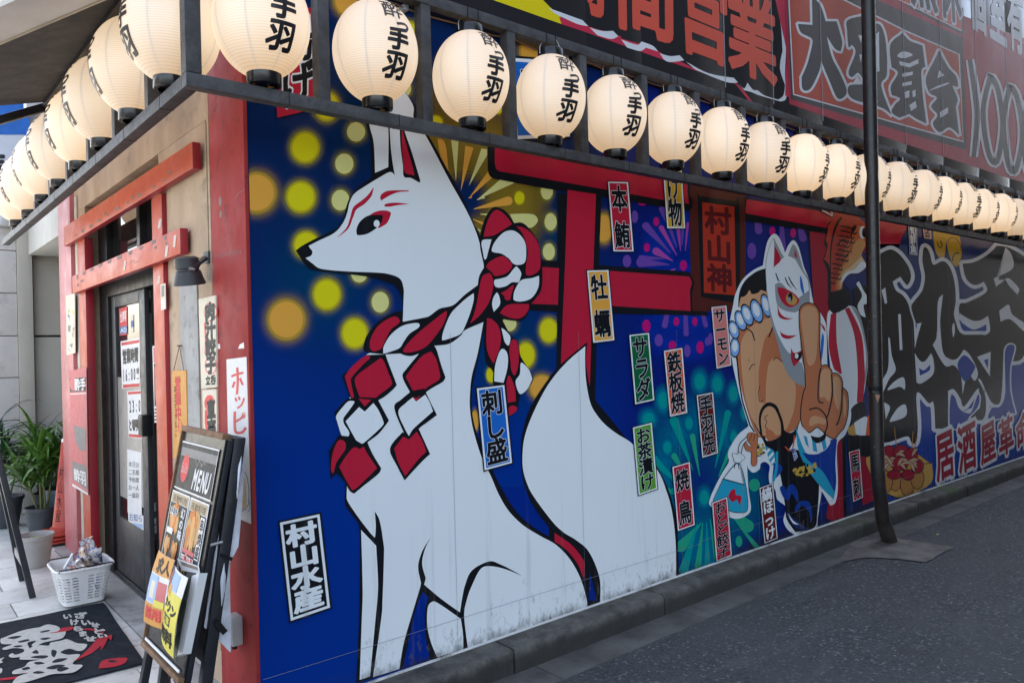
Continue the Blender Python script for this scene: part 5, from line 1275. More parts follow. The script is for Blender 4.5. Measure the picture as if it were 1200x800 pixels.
DXP = DX + 0.025
def d1(p):
    p.poly('pR', [(142, 401.5), (163, 398), (163, 401.5), (142.3, 405)]); p.poly('pR', [(144, 450.5), (163.5, 449), (163.5, 452.5), (144, 454.5)])
    p.text('pK', ((143, 409.5), (162, 406), (162, 424), (144, 427)), '営業時間', .05, vert=False, zoom=1.0); p.text('pK', ((143, 431), (159, 429), (159.3, 446), (143.5, 448.5)), '16:00', .03, vert=False, zoom=.92); p.text('pK', ((159.6, 431), (162.8, 430.5), (162.8, 446), (159.9, 446.5)), '頃~', .02)
    return
sheet('opening_hours_notice', 'white opening hours notice reading 16:00 with red bars on the door', 'notice', ((141.3, 400), (163.5, 395.5), (164, 452.5), (143, 455.5)), 'pW', DXP, draw=d1)
def d2(p):
    p.poly('pR', [(149.8, 459), (165, 458), (165, 461), (150, 462.2)]); p.poly('pR', [(151, 508), (166, 509.5), (166, 513), (151, 511.5)])
    p.text('pK', ((150.5, 468), (165, 466.5), (165.2, 483), (151, 484)), '23:0', .03, vert=False, zoom=.95); p.text('pK', ((150.5, 491), (166, 489.5), (166.2, 506), (151, 505)), 'となりと', .045, vert=False, zoom=1.0)
sheet('closing_hours_notice', 'white closing hours notice reading 23:00 beside the door handle', 'notice', ((149, 458), (165.3, 456.8), (166.5, 514), (150.5, 512)), 'pW', DXP - 0.004, draw=d2)
def d3(p):
    for i in range(5): p.text('pK', ((150.5, 540 + i * 9), (163, 541 + i * 9), (163, 548 + i * 9), (150.5, 547 + i * 9)), ['本日は', '二名様', '予約席', 'お一人', '一皿目'][i], -.01, vert=False)
sheet('handwritten_notice', 'curling handwritten white sheet low on the door', 'notice', ((149, 526), (165.5, 530), (166, 608), (149.5, 600)), 'pW', DXP, draw=d3)
def d4(p):
    p.poly('pLB', [(151, 612), (167, 614), (167, 619), (151, 617)]); p.text('pB', ((151, 600), (167, 603), (167, 612), (151, 610)), 'お知ら', .01, vert=False); p.text('pB', ((151, 621), (167, 624), (167, 638), (151, 632)), '対策中', .04, vert=False)
sheet('blue_print_notice', 'white notice with blue print near the foot of the door', 'notice', ((150, 598), (168, 604), (168, 641), (151.5, 631)), 'pW', DXP - 0.003, draw=d4)
def d5(p):
    p.text('pW', ((140.5, 364), (148, 362), (148, 377), (141, 379)), '全席喫', .03, vert=False, zoom=.9); p.poly('pB', [(140.2, 383), (149, 381.5), (149, 390), (140.4, 391.5)]); p.text('pW', ((141, 384), (148.5, 383), (148.5, 389), (141, 390)), 'AD', .02, vert=False)
sheet('red_door_sticker', 'small red sticker with a blue panel high on the door glass', 'sticker', ((139.5, 361.5), (149, 359), (149.3, 392), (140.2, 393.3)), 'pR', DXP + .004, draw=d5)
def d6(p):
    p.poly('pB', [(153.3, 376), (156.2, 375.5), (156.2, 383), (153.3, 383.5)])
sheet('white_door_sticker', 'narrow white sticker beside the red one on the door glass', 'sticker', ((153, 369.3), (156.3, 368.5), (156.3, 389), (153.3, 389.5)), 'pC', DXP + .004, draw=d6)
sheet('glass_memo', 'small pale memo stuck high on the right door glass', 'notice', ((172.5, 351), (178, 349.5), (178, 366), (173, 367.5)), 'pC', DX + .068)
def d7(p):
    p.poly('pP', [(179.5, 407), (187, 405.5), (187, 424), (180, 425)]); p.poly('pK', [(180.3, 426), (187, 425), (187.4, 475), (181, 476)]); p.shape('pH', PH, '181,430c 186,428 187,440 184,455 186,465 182,468')
    for i in range(4): p.poly('pK', [(181, 478.5 + 4 * i), (187.3, 478.2 + 4 * i), (187.3, 480.3 + 4 * i), (181, 480.6 + 4 * i)])
sheet('drinks_poster', 'narrow red and black poster beside the right gate post', 'poster', ((178.5, 405.5), (190, 403), (190, 494), (181, 495)), 'pW', 0.066, draw=d7)
def d8(p):
    p.text('pR', ((204.5, 441), (211.5, 440), (212.5, 492), (206, 493.5)), '営業中', .05, zoom=1.0); p.dot('pH', 211, 499, 2.8, 8.2); p.text('pO', ((209, 492), (213, 492), (213, 506), (209, 506)), '酒場', .03); p.text('pK', ((203.5, 451), (206, 450), (207.5, 512), (205, 513)), '本日も元気に', .0)
tagq = ((201.5, 434.5), (218, 433.5), (220, 534), (203.5, 537))
tg2 = sheet('hanging_wooden_tag', 'orange wooden tag hanging from a cord beside the right gate post', 'sign', tagq, 'pO', -0.012, 0.01, d8)
b_ = MB(); nl = hit(210.3, 405, 0, -0.02)
for px in (203.5, 215.5): b_.tube([hit(px, 434, 0, -0.018), nl], 0.0022, 6)
b_.tube([nl + Vector((.018, 0, 0)), nl + Vector((-.012, 0, 0))], .004, 8)
b_.build('cord', mat('brown_cord', (0.2, 0.13, 0.08), 0.7), tg2)
def d9(p):
    p.poly('pC', [(235.5, 351.5), (251, 348), (252.5, 452), (237.5, 453)])
    p.dot('pH', 246.5, 365.5, 7.8, 11.2); p.dot('pC', 246.3, 365.5, 6.8, 10); p.dot('pH', 247, 428, 7, 11); p.dot('pC', 247, 428, 5.9, 9.8)
    p.line('pH', PH, '240,378 241,398 240.6,415', 2); p.text('pK', ((240, 356), (251.6, 353), (252.8, 437), (241.5, 438)), '肉汁餃子', .075, zoom=1.03); p.text('pK', ((240.5, 440.5), (252.6, 438.5), (252.8, 450.5), (241, 451.5)), '立呑', .05, vert=False)
gz = sheet('dumpling_signboard', 'tall cream signboard with black dumpling lettering behind the corner pillar', 'sign', ((232.5, 350.5), (252.5, 346), (254, 453.5), (236, 455)), 'pC', -0.022, 0.02, d9)
def d10(p):
    p.dot('pH', 245.5, 472, 6, 9.5); p.line('pH', PH, '242,480 241.5,492 243,503 248,512', 3.4); p.text('pK', ((242, 468.5), (252, 467), (253.3, 512.5), (243.5, 514)), '直売', .07)
sheet('direct_sale_signboard', 'lower cream signboard with a red blot behind the corner pillar', 'sign', ((237, 457), (253.6, 455.5), (254.6, 530), (239.5, 531)), 'pC', -0.022, 0.02, d10)
def d11(p):
    H1 = (266, 420, 1)
    p.line('pH', PH, '271,441 277,438.5 285,436.5', 2.6); p.line('pH', PH, '278,430.5 278.5,447 277.5,462', 2.8); p.line('pH', PH, '275,447 272.5,454', 2.6); p.line('pH', PH, '281,443 284.5,451', 2.6)
    p.line('pH', PH, '275.5,466 277.5,470', 2.2); p.line('pH', PH, '279.5,464.5 281,468.5', 2.2); p.line('pH', PH, '286,466 283,474 278,478', 2.0)
    p.line('pH', PH, '275,482 275,500 277,506.5 284,506 288,500.5', 3.0); p.line('pH', PH, '275.5,494 282,490 286,486', 2.4); p.stroke('pH', [(285.4 + 1.7 * cos(i * .7), 486.5 + 3.4 * sin(i * .7)) for i in range(10)], .9)
    p.poly('pN', [(281, 560.5), (286.5, 559.5), (289.5, 594), (281.5, 598)]); p.stroke('pB', [(284.5, 556), (287.5, 553), (290, 560), (291.8, 575), (291.5, 590), (289.5, 594)], .9); p.stroke('pB', [(280.5, 600), (290, 595.5)], .7); p.line('pB', PH, '290,585 292.6,588 292.4,596 290,600', .7)
sheet('hoppy_poster', 'tall white drinks poster with red lettering on the corner pillar', 'poster', ((265.3, 421), (288.7, 418), (294, 613.5), (269, 603)), 'pW', -0.0155, 0.002, d11)
# faded posters on the far pillar
def d12(p):
    p.poly('pC', [(79, 346.5), (87, 344), (87, 352), (79, 355)]); random.seed(4)
    for i in range(14): x, y = random.uniform(78.5, 85), random.uniform(358, 408); p.poly(random.choice(['pG', 'pY', 'pW', 'pT']), [(x, y), (x + random.uniform(1, 3.5), y - 1), (x + random.uniform(1, 3), y + random.uniform(2, 8)), (x, y + random.uniform(2, 7))])
sheet('yellowed_notice', 'small yellowed notice peeling on the far red pillar', 'notice', ((77.3, 346.5), (87.6, 343.5), (88, 413.5), (78, 416.5)), 'pC', -0.034, 0.004, d12)
def d13(p):
    p.poly('pK', [(81.5, 442.8), (100.5, 442), (100.8, 458), (82, 459)]); p.dot('pP', 85.5, 449, 4, 9); p.text('pW', ((87, 443), (100, 442.5), (100.5, 457.5), (87.5, 458)), '酔手', .03, vert=False); p.poly('pW', [(82, 461), (101, 460), (101, 461.2), (82, 462.2)])
    p.poly('pG', [(86, 498), (100.5, 502), (100.5, 528), (93, 527), (88, 515)]); p.poly('pG', [(84.5, 540), (101, 545.5), (102.3, 574.5), (85, 561)]); p.text('pW', ((86, 548), (100.5, 552), (101.5, 570), (87, 562)), '酔羽', .03, vert=False); p.poly('pW', [(84.5, 566), (103, 577.5), (103, 580), (84.5, 569)])
sheet('faded_red_poster', 'long faded red poster with torn black and grey print on the far pillar', 'poster', ((81, 434), (101, 430.5), (103.3, 580.5), (84, 568.5)), 'pP', -0.036, 0.003, d13)
def d14(p): p.poly('pG', [(189, 335), (192.5, 333.8), (192.5, 347), (189.2, 348)]); p.poly('pW', [(188.6, 352), (193, 351), (193.3, 361.5), (189, 362.5)])
sheet('post_sticker', 'small cream sticker on the right gate post', 'sticker', ((188, 333.5), (193.8, 331.8), (194.5, 362), (188.8, 363.8)), 'pC', -0.0265, 0.001, d14)
sheet('tape_scrap', 'left scrap of white tape on the corner pillar', 'tape', ((254, 403.5), (257.5, 402.5), (258, 408.5), (254.5, 409)), 'pW', -0.0148, 0.0006)
sheet('tape_scrap', 'right torn scrap of white tape on the corner pillar', 'tape', ((281, 403.5), (285.5, 401), (286, 408), (279, 408.5)), 'pW', -0.0148, 0.0006)
# weathered marks on the corner pillar
mk = Pic(LW(-0.0142), 0.0003, lambda k, c: M_mark)
mk.text('K', ((252, 298), (283, 292), (283, 297), (252, 303)), '口口口口口口口', -.02, vert=False); mk.dot('K', 258, 236, 1.6, 5.5); mk.dot('K', 258.5, 251, 1.2, 4.5); mk.stroke('K', [(276, 231), (280, 226), (284, 224), (286, 221)], .5)
mk.build('worn_mark', bld)

# wall spotlight
lp0 = hit(220, 316, 0, -0.10)
sp_ = thing('wall_spotlight', tuple(hit(240, 304, 0, 0.0)), 'black spotlight on a bent arm fixed to the beige entrance wall', 'lamp')
Mx = Matrix.Rotation(radians(6), 3, 'X') @ Matrix.Rotation(radians(-8), 3, 'Y')
M_lamp = mat('black_lamp', (0.030, 0.032, 0.036), 0.5, 0.12, 8)
MB().lathe([(0.0, 0.062), (0.040, 0.060), (0.052, 0.052), (0.055, 0.008), (0.050, 0.004), (0.050, -0.004), (0.056, -0.008), (0.064, -0.04), (0.072, -0.062), (0.072, -0.070), (0.064, -0.068), (0.0, -0.05)], lp0, 28, False, Mx).build('lamp_head', M_lamp, sp_)
wa = hit(243, 306, 0, -0.012)
b_ = MB(); b_.beam(lp0 + Vector((0.0, -.056, .0)), wa + Vector((0, 0.0, .02)), 0.028, 0.014, bev=.002); b_.box(-0.02, -0.0005, wa.y - .035, wa.y + .03, wa.z - .01, wa.z + .045, .003); b_.build('arm', M_lamp, sp_)
MB().tube([lp0 + Vector((-.012, -.058, -.002)), lp0 + Vector((.012, -.058, -.002))], .009, 10).build('pivot_bolt', M_steel, sp_)
# power box at the pillar foot
o1, o2 = hit(268, 718, 0, -0.045), hit(277, 757, 0, -0.045)
px_ = thing('socket_box', (0, o2.y, o2.z), 'grey outdoor socket box low on the red corner pillar', 'socket')
b_ = MB(); b_.box(-0.06, -0.0145, o2.y, o2.y + .075, o2.z, o2.z + .125, .006); b_.build('housing', mat('grey_plastic', (0.36, 0.36, 0.35), 0.45), px_)
MB().tube([(-.04, o2.y + .035, o2.z + .001), (-.04, o2.y + .035, o2.z - .02)], .012, 10).build('socket_outlet', M_black, px_)
# pipes at the neighbour
b_ = MB(); pA = hit(8, 258, 1, 5.6)
un = thing('wall_vent', tuple(pA), 'small grey vent hood on the neighbouring wall behind the lanterns', 'vent')
b_.box(pA.x - .06, pA.x + .06, 5.58, 5.738, pA.z - .06, pA.z + .06, .012); b_.build('hood', M_steel, un)

# ---------------------------------------------------------------- menu board on the forecourt
mb = thing('menu_board', (-0.36, 0.05, ZF), 'black folding pavement board with a MENU header and food photos', 'menu board')
FT0, FT1, FB0, FB1 = Vector((-.200, -.218, 1.347)), Vector((-.200, .280, 1.347)), Vector((-.375, -.218, .49)), Vector((-.375, .280, .49))   # near / far, top / bottom
FN = (FT1 - FT0).cross(FB0 - FT0).normalized()
if FN.x > 0: FN = -FN
dn = (FB0 - FT0).normalized()
M_brd = mat('board_black', (0.014, 0.015, 0.020), 0.4, 0.15, 6, 0.05, 60, dirt=((0.06, 0.05, 0.045), 0.35, 30))
leg_end = lambda top: top + dn * ((top.z - ZF - .002) / -dn.z)
def legpart(y, off):
    b_ = MB(); a = Vector((FT0.x, y, FT0.z)) - FN * off; b_.beam(a, leg_end(a), 0.036, 0.030, up=FN, bev=.003); b_.build('leg', M_brd, mb)
for y in (-.200, .262): legpart(y, 0.022)
b_ = MB(); 
for t_ in (0.02, 1.0): c = FT0.lerp(FB0, t_) - FN * .022; b_.beam(c + Vector((0, .038, 0)), c + Vector((0, .46, 0)), 0.028, 0.036, up=dn, bev=.002)
b_.build('cross_rail', M_brd, mb)
M_panel = mat('board_panel', (0.034, 0.032, 0.030), 0.3, 0.15, 5, 0.0, spec=0.25, dirt=((0.14, 0.12, 0.10), 0.4, 14))
b_ = MB(); b_.slab([FT0 - FN * .004, FT1 - FN * .004, FB1 - FN * .004, FB0 - FN * .004], .010, FN); b_.build('panel', M_panel, mb)
b_ = MB(); up_ = -dn
b_.beam(FT0 + up_ * .012 - FN * .006, FT1 + up_ * .012 - FN * .006, .03, .024, up=up_, bev=.003); b_.beam(FT1 + Vector((0, .002, 0)), FB1 + Vector((0, .002, 0)), .012, .014, up=FN); b_.beam(FB0 - FN * .002 + dn * .01, FB1 - FN * .002 + dn * .01, .03, .02, up=up_, bev=.002); b_.build('rusty_edge', M_rust, mb)
# rear frame folded against the front one
rx = Vector((.062, 0, .0))
for y in (-.200, .262):
    b_ = MB(); a = Vector((FT0.x, y, FT0.z)) + rx; e_ = leg_end(a) + Vector((.05, 0, 0)); b_.beam(a, e_, 0.036, 0.044, up=FN, bev=.003); b_.build('leg', M_brd, mb)
b_ = MB(); a = FT0 + rx; b_.slab([a + Vector((.02, .02, 0)), FT1 + rx + Vector((.02, -.02, 0)), FB1 + rx + Vector((.04, -.02, 0)), FB0 + rx + Vector((.04, .02, 0))], .008, FN); b_.build('rear_panel', M_brd, mb)
MB().tube([FT0.lerp(FB0, .45) + Vector((-.004, -.006, 0)) - FN * .02, FT0.lerp(FB0, .45) + Vector((.06, -.006, 0))], .006, 8).build('hinge_pin', M_steel, mb)
def bf(x, y, d):   # x 0..100 far to near, y 0..100 top to bottom of the board
    return FT1.lerp(FT0, x / 100).lerp(FB1.lerp(FB0, x / 100), y / 100) + FN * d
p = Pic(bf, 0.0006, flat, 5e-5)
p.poly('pD', [(4, 5), (94, 5), (94, 27), (4, 27)]); p.poly('pG', [(6, 7.5), (93, 7.5), (93, 11.5), (6, 11.5)])
for a in ([(4, 5), (94, 5)], [(4, 27), (94, 27)], [(93, 5), (93, 27)]): p.stroke('pW', a, .7)
p.dot('pH', 22, 17, 9, 6.6, 30); p.text('pW', ((14.5, 14), (29.5, 14), (29.5, 19.5), (14.5, 19.5)), 'Coca-Cola', .0, vert=False, zoom=1.0)
for a in ([(45, 11), (50, 15), (56, 11)], [(58, 12), (62, 14), (66, 11), (69, 13)]): p.stroke('pG', a, 1.0)
p.text('pW', ((48, 15.2), (88, 15.2), (86, 25), (46, 25)), 'MENU', .05, vert=False, zoom=1.02)
p.build('header_print', mb)
def bmap(ofs): return lambda x, y, d: bf(x, y, d + ofs)
def menu(x0, x1, y0, y1, seed, label):
    q = [bf(x, y, .0025) for x, y in ((x0, y0), (x1, y0), (x1, y1), (x0, y1))]
    o = MB(); o.slab(q, .0015, FN); sh = o.build('menu_sheet', flat('pW', PAL['pW']), mb, label=label)
    P_ = Pic(bf, 0.003, flat, 4e-5); random.seed(seed); w, h = x1 - x0, y1 - y0
    X = lambda u: x0 + w * u; Y = lambda v: y0 + h * v
    def rect(k, u0, v0, u1, v1): P_.poly(k, [(X(u0), Y(v0)), (X(u1), Y(v0)), (X(u1), Y(v1)), (X(u0), Y(v1))])
    rect('pT', .04, .02, .96, .14); P_.text('pD', ((X(.1), Y(.04)), (X(.9), Y(.04)), (X(.9), Y(.13)), (X(.1), Y(.13))), '名物料理', .0, vert=False)
    rect('pD', .04, .145, .96, .93); rect('pY', .04, .935, .96, .965)
    def food(cu, cv, ru, rv, n):
        for i in range(n):
            a, r_ = random.uniform(0, 6.28), random.uniform(0, .75); u, v = cu + ru * r_ * cos(a), cv + rv * r_ * sin(a)
            P_.petal(random.choice(['pF', 'pF2', 'pF2', 'pN', 'pF']), X(u), Y(v - rv * .35), w * ru * random.uniform(.35, .6), X(u + random.uniform(-.05, .05)), Y(v + rv * .5), w1=w * ru * .12)
    if seed == 1:
        food(.42, .36, .30, .15, 34); food(.26, .70, .2, .11, 22); food(.68, .72, .2, .11, 22); rect('pW', .15, .20, .55, .29); rect('pW', .12, .45, .45, .52); rect('pH', .05, .82, .45, .88); rect('pW', .55, .84, .93, .89)
        P_.text('pK', ((X(.16), Y(.2)), (X(.54), Y(.2)), (X(.54), Y(.29)), (X(.16), Y(.29))), '手羽先', .03, vert=False); P_.text('pW', ((X(.74), Y(.16)), (X(.95), Y(.16)), (X(.95), Y(.55)), (X(.74), Y(.55))), '幻の味', .03); P_.text('pW', ((X(.06), Y(.885)), (X(.94), Y(.885)), (X(.94), Y(.93)), (X(.06), Y(.93))), '四百円六百円', .03, vert=False)
    else:
        food(.42, .38, .36, .20, 60); food(.35, .74, .24, .08, 20); rect('pW', .76, .16, .97, .62); rect('pP', .08, .56, .72, .61); rect('pW', .06, .63, .75, .68); rect('pG', .55, .68, .95, .9)
        P_.text('pK', ((X(.77), Y(.17)), (X(.96), Y(.17)), (X(.96), Y(.61)), (X(.77), Y(.61))), '串焼盛', .03); P_.text('pH', ((X(.08), Y(.63)), (X(.74), Y(.63)), (X(.74), Y(.68)), (X(.08), Y(.68))), '一番人気', .03, vert=False); P_.text('pW', ((X(.06), Y(.86)), (X(.94), Y(.86)), (X(.94), Y(.92)), (X(.06), Y(.92))), '五百八十円', .03, vert=False)
    P_.build('menu_print', sh)
menu(3, 49, 28.5, 66, 1, 'menu sheet with fried chicken photos'); menu(51, 94, 28.5, 68, 2, 'menu sheet with skewer photos')
# clear pocket with leaflets standing in it
b_ = MB(); b_.slab([bf(x, y, .006) for x, y in ((4, 99), (94, 99), (94, 97.8), (4, 97.8))][::-1], .004, FN); b_.build('pocket_edge', M_paper, mb)
def onface(px, py, lift):
    d = ray(px, py); return CP + d * (((FT0 - CP).dot(FN) + lift) / d.dot(FN))
def leaflet(name, label, quad, draw, k='pW', bend=0.012):
    "sheet bowed outwards between four corners (photo spot, distance from the street wall)"
    C4 = [onface(a, b, c) for a, b, c in quad]; nn = (C4[1] - C4[0]).cross(C4[3] - C4[0]).normalized()
    if nn.dot(CP - C4[0]) < 0: nn = -nn
    root = thing(name, tuple(C4[3]), label, 'leaflet')
    n = 8
    def mp(u, v, d):
        q_ = C4[0].lerp(C4[1], u / 100).lerp(C4[3].lerp(C4[2], u / 100), v / 100)
        return q_ + nn * (d + bend * sin(pi * v / 100) + bend * .8 * sin(pi * u / 100))
    b_ = MB(); vs = [mp(100 * i / n, 100 * j / n, 0) for j in range(n + 1) for i in range(n + 1)]
    k0 = (n + 1) ** 2; vs += [v - nn * .0012 for v in vs]
    fs = [(j * (n + 1) + i, j * (n + 1) + i + 1, (j + 1) * (n + 1) + i + 1, (j + 1) * (n + 1) + i) for j in range(n) for i in range(n)]
    b_.faces(vs, fs + [tuple(q + k0 for q in f_)[::-1] for f_ in fs], True); b_.build('paper', flat(k, PAL[k]), root)
    p = Pic(mp, 0.001, flat, 8e-5); draw(p); p.build('printing', root)
def grid(p, k, x0, y0, x1, y1, n=6):
    pts = [(x0 + (x1 - x0) * i / n, y0 + (y1 - y0) * j / n) for j in range(n + 1) for i in range(n + 1)]
    p.raw(k, pts, [(j * (n + 1) + i, j * (n + 1) + i + 1, (j + 1) * (n + 1) + i + 1, (j + 1) * (n + 1) + i) for j in range(n) for i in range(n)])
def l1(p):
    grid(p, 'pO', 0, 0, 100, 28); grid(p, 'pLB', 4, 30, 60, 68); grid(p, 'pP', 60, 36, 96, 66); grid(p, 'pO', 0, 70, 100, 100); grid(p, 'pC', 22, 38, 50, 62)
    p.text('pK', ((30, 4), (96, 4), (96, 26), (30, 26)), '求人', .04, vert=False); p.text('pH', ((10, 74), (90, 74), (90, 92), (10, 92)), '採用', .05, vert=False); grid(p, 'pY', 55, 62, 96, 72)
leaflet('orange_leaflet', 'orange and white leaflet leaning at the left of the board pocket', ((186.5, 644, .035), (205, 656, .06), (193.5, 738, .05), (168.5, 727, .02)), l1)
def l2(p):
    grid(p, 'pLB', 3, 3, 70, 24); grid(p, 'pY', 0, 26, 100, 100); grid(p, 'pO', 0, 20, 40, 34); p.text('pK', ((8, 34), (92, 40), (92, 56), (8, 50)), 'タウン', .06, vert=False); grid(p, 'pD', 20, 56, 70, 68); p.text('pY', ((22, 57), (68, 57), (68, 67), (22, 67)), '仕事', .03, vert=False); p.text('pK', ((8, 72), (92, 72), (92, 92), (8, 92)), '無料', .04, vert=False); grid(p, 'pP', 0, 4, 14, 22)
leaflet('yellow_leaflet', 'yellow and blue job leaflet in the middle of the board pocket', ((206, 663, .06), (220.5, 677, .085), (203.5, 771, .07), (189.5, 747, .04)), l2)
K4 = [onface(218, 677, .05), onface(233.5, 671, .05), onface(214, 766, .035), onface(203, 769, .035)]
bk = thing('thick_booklet', tuple(K4[3]), 'thick white booklet with a dark cover leaning at the right of the board pocket', 'booklet')
kn = FN
b_ = MB(); b_.slab(K4, .03, kn); b_.build('pages', M_paper, bk)
b_ = MB(); b_.slab([q_ + kn * .0022 for q_ in (K4[0], K4[0].lerp(K4[1], .45), K4[3].lerp(K4[2], .4), K4[3])], .002, kn); b_.build('cover', mat('booklet_cover', (0.05, 0.07, 0.05), 0.4, 0.6, 25), bk)
b_ = MB(); b_.slab([onface(207.5, 654, .012), onface(232.5, 663, .012), onface(234, 672, .012), onface(213, 668, .012)], .002, kn); b_.build('back_cover', M_paper, bk)
b_ = MB(); b_.slab([onface(211, 657, .0135), onface(231, 664, .0135), onface(232, 668, .0135), onface(213, 661.5, .0135)], .001, kn); b_.build('back_print', mat('brown_print', (.26, .2, .14), .5, .2, 20), bk)
# plastic sleeve with papers hung behind, and chains below
ps = thing('hanging_sleeve', (-.10, -.235, .60), 'clear sleeve of white papers hanging behind the menu board', 'papers')
rows = [(281, 527, 286.5, 528), (277, 550, 285.5, 552), (273, 575, 284, 578), (267, 610, 281.5, 614), (262, 632, 279, 640), (257, 655, 269, 660), (254, 680, 269, 686), (250, 705, 269.5, 712), (247, 725, 270, 740), (245, 738, 270, 764)]
b_ = MB(); vs = []
for j, (xa, ya, xb, yb) in enumerate(rows):
    vs += [hit(xa - 6, ya - 4, 1, -.19), hit((xa + xb) / 2, (ya + yb) / 2, 1, -.215 - .012 * sin(j * 1.3)), hit(xb, yb, 1, -.20 + .01 * sin(j))]
n = len(rows) - 1
fs = [(j * 3 + i, j * 3 + i + 1, j * 3 + i + 4, j * 3 + i + 3) for j in range(n) for i in range(2)]
k0 = len(vs); b_.faces(vs + [v + Vector((.003, .003, 0)) for v in vs], fs + [tuple(q + k0 for q in f_)[::-1] for f_ in fs], True); b_.build('paper', mat('sleeve_paper', (0.60, 0.61, 0.66), 0.25, 0.12, 14), ps)
b_ = MB(); b_.beam(hit(253, 728, 1, -.235), hit(264, 741, 1, -.235), .004, .022); b_.build('clip_bar', M_black, ps)
b_ = MB(); b_.beam(hit(259, 650, 1, -.235), hit(272, 655, 1, -.235), .004, .014); b_.build('clip_bar', M_black, ps)
b_ = MB(); ring = [(0.004 * cos(a), 0.006 * sin(a)) for a in [i * pi / 3 for i in range(7)]]
for yy in (.05, -.03):
    for i in range(24):
        z = .47 - i * .0105; c = Vector((-.345 + .004 * sin(i), yy, z))
        b_.tube([c + (Vector((u, 0, v)) if i % 2 else Vector((0, u, v))) for u, v in ring], .0014, 4, False)
b_.build('chain', mat('dark_chain', (0.09, 0.04, 0.045), 0.4, metal=.6), mb)

# ---------------------------------------------------------------- door mat
mq = [hit(*p_, 2, ZF + .012) for p_ in ((-78, 757), (122, 704.5), (172, 774), (30, 822))]
TRm, BRm = hit(121, 706, 2, ZF + .01), hit(170, 776, 2, ZF + .01)
ux = Vector((-1, .045, 0)).normalized(); uy = (BRm - TRm); uy.z = 0; ml_, mw_ = uy.length, 1.25; uy.normalize()
MO = Vector((TRm.x, TRm.y, ZF + .0035))
dm = thing('door_mat', tuple(MO + Vector((-.3, -.5, 0))), 'dark navy door mat with white brush lettering before the door', 'mat')
b_ = MB(); n1, n2 = 16, 16; vs = []
for lay in (0.009, 0.0):
    for j in range(n2 + 1):
        for i in range(n1 + 1):
            w_ = .004 * sin(i * .9 + j * .5) * (1 if lay else 0) + (.006 * sin(j * .8) if (lay and i == 0) else 0)
            vs.append(MO + ux * (mw_ * i / n1) + uy * (ml_ * j / n2) + Vector((0, 0, lay + max(0, w_))))
N_ = (n1 + 1) * (n2 + 1); fs = []
for j in range(n2):
    for i in range(n1):
        a = j * (n1 + 1) + i; f_ = (a, a + 1, a + n1 + 2, a + n1 + 1); fs += [f_, tuple(q + N_ for q in f_)[::-1]]
bd = [i for i in range(n1 + 1)] + [j * (n1 + 1) + n1 for j in range(1, n2 + 1)] + [n2 * (n1 + 1) + i for i in range(n1 - 1, -1, -1)] + [j * (n1 + 1) for j in range(n2 - 1, 0, -1)]
fs += [(bd[i], bd[(i + 1) % len(bd)], bd[(i + 1) % len(bd)] + N_, bd[i] + N_) for i in range(len(bd))]
b_.faces(vs, fs, True); b_.build('carpet', mat('navy_carpet', (0.020, 0.024, 0.032), 0.95, 0.3, 18, 0.8, 400, spec=.1), dm)
def mm(px, py, d): return hit(px, py, 2, ZF + .0135 + .004 + d)
def carp(k, c): return mat('carpet_' + k, c, 0.95, 0.12, 40, 0.6, 400, spec=.1)
PAL.update(mW=(0.50, 0.49, 0.45), mR=(0.42, 0.03, 0.045), mK=(0.020, 0.024, 0.032))
G1 = (0, 690, 7.059)
p = Pic(mm, 0.0002, carp, 4e-5)
p.shape('mR', G1, '400,360 480,335 520,318 600,308 590,335 520,350 440,362'); p.shape('mR', G1, '590,605c 680,540 760,460 800,410 880,385 925,378 918,420 895,405 860,470 830,500 840,465 800,495 760,525 700,555'); p.line('mR', G1, '640,335 740,330 860,355', [1, 2, 2.4])
p.shape('mR', G1, '835,600 900,575 1045,565 1040,600 1000,625 940,640 815,655c'); p.shape('mK', G1, '900,585 960,590 940,605 900,600'); p.shape('mR', G1, '0,735c 150,718c 135,740c 0,752c')
p.shape('mW', G1, '5,410 40,395 170,345 270,322 330,312 390,290 460,300 495,320 480,345 420,358 395,358 440,362 520,350 545,352 520,400 450,420 360,440 290,472 262,460 300,425 230,440 240,480 250,515 190,550 110,565 72,550 100,528 130,540 190,520 195,495 120,485 40,500 22,485 100,455 15,450'); p.shape('mK', G1, '60,402 130,385 180,388 120,410'); p.shape('mK', G1, '150,430 230,412 240,425 170,440'); p.shape('mK', G1, '330,350 400,335 410,345 350,358'); p.shape('mK', G1, '330,410 380,398 420,402 370,418'); p.shape('mK', G1, '110,470 160,462 190,470 140,480')
p.shape('mW', G1, '160,572 230,500 300,462 400,465 420,440 500,425 545,412 580,420 640,445 720,455 690,500 640,508 570,490 500,520 560,540 640,535 660,548 600,615 680,625 660,655 590,690 440,700 350,725 200,770 105,776 150,720 230,690 110,700 115,670 200,640 240,600 330,580 230,582'); p.shape('mK', G1, '265,525 300,500 320,530'); p.shape('mK', G1, '250,562 330,545 400,550 360,572'); p.shape('mK', G1, '430,500 470,512 450,560 425,540'); p.shape('mK', G1, '280,605 330,598 370,612 310,622'); p.shape('mK', G1, '270,690 310,675 370,685 320,698'); p.shape('mK', G1, '380,650 470,622 540,630 450,660'); p.shape('mK', G1, '430,605 470,575 560,570 500,600'); p.shape('mK', G1, '470,660 530,640 570,655 500,680'); p.shape('mK', G1, '180,655 230,640 250,655 200,668')
p.shape('mW', G1, '-20,580c 35,562 10,590 25,600 0,612 -20,620c'); p.shape('mW', G1, '-20,650c 18,655 10,690 -20,700c')
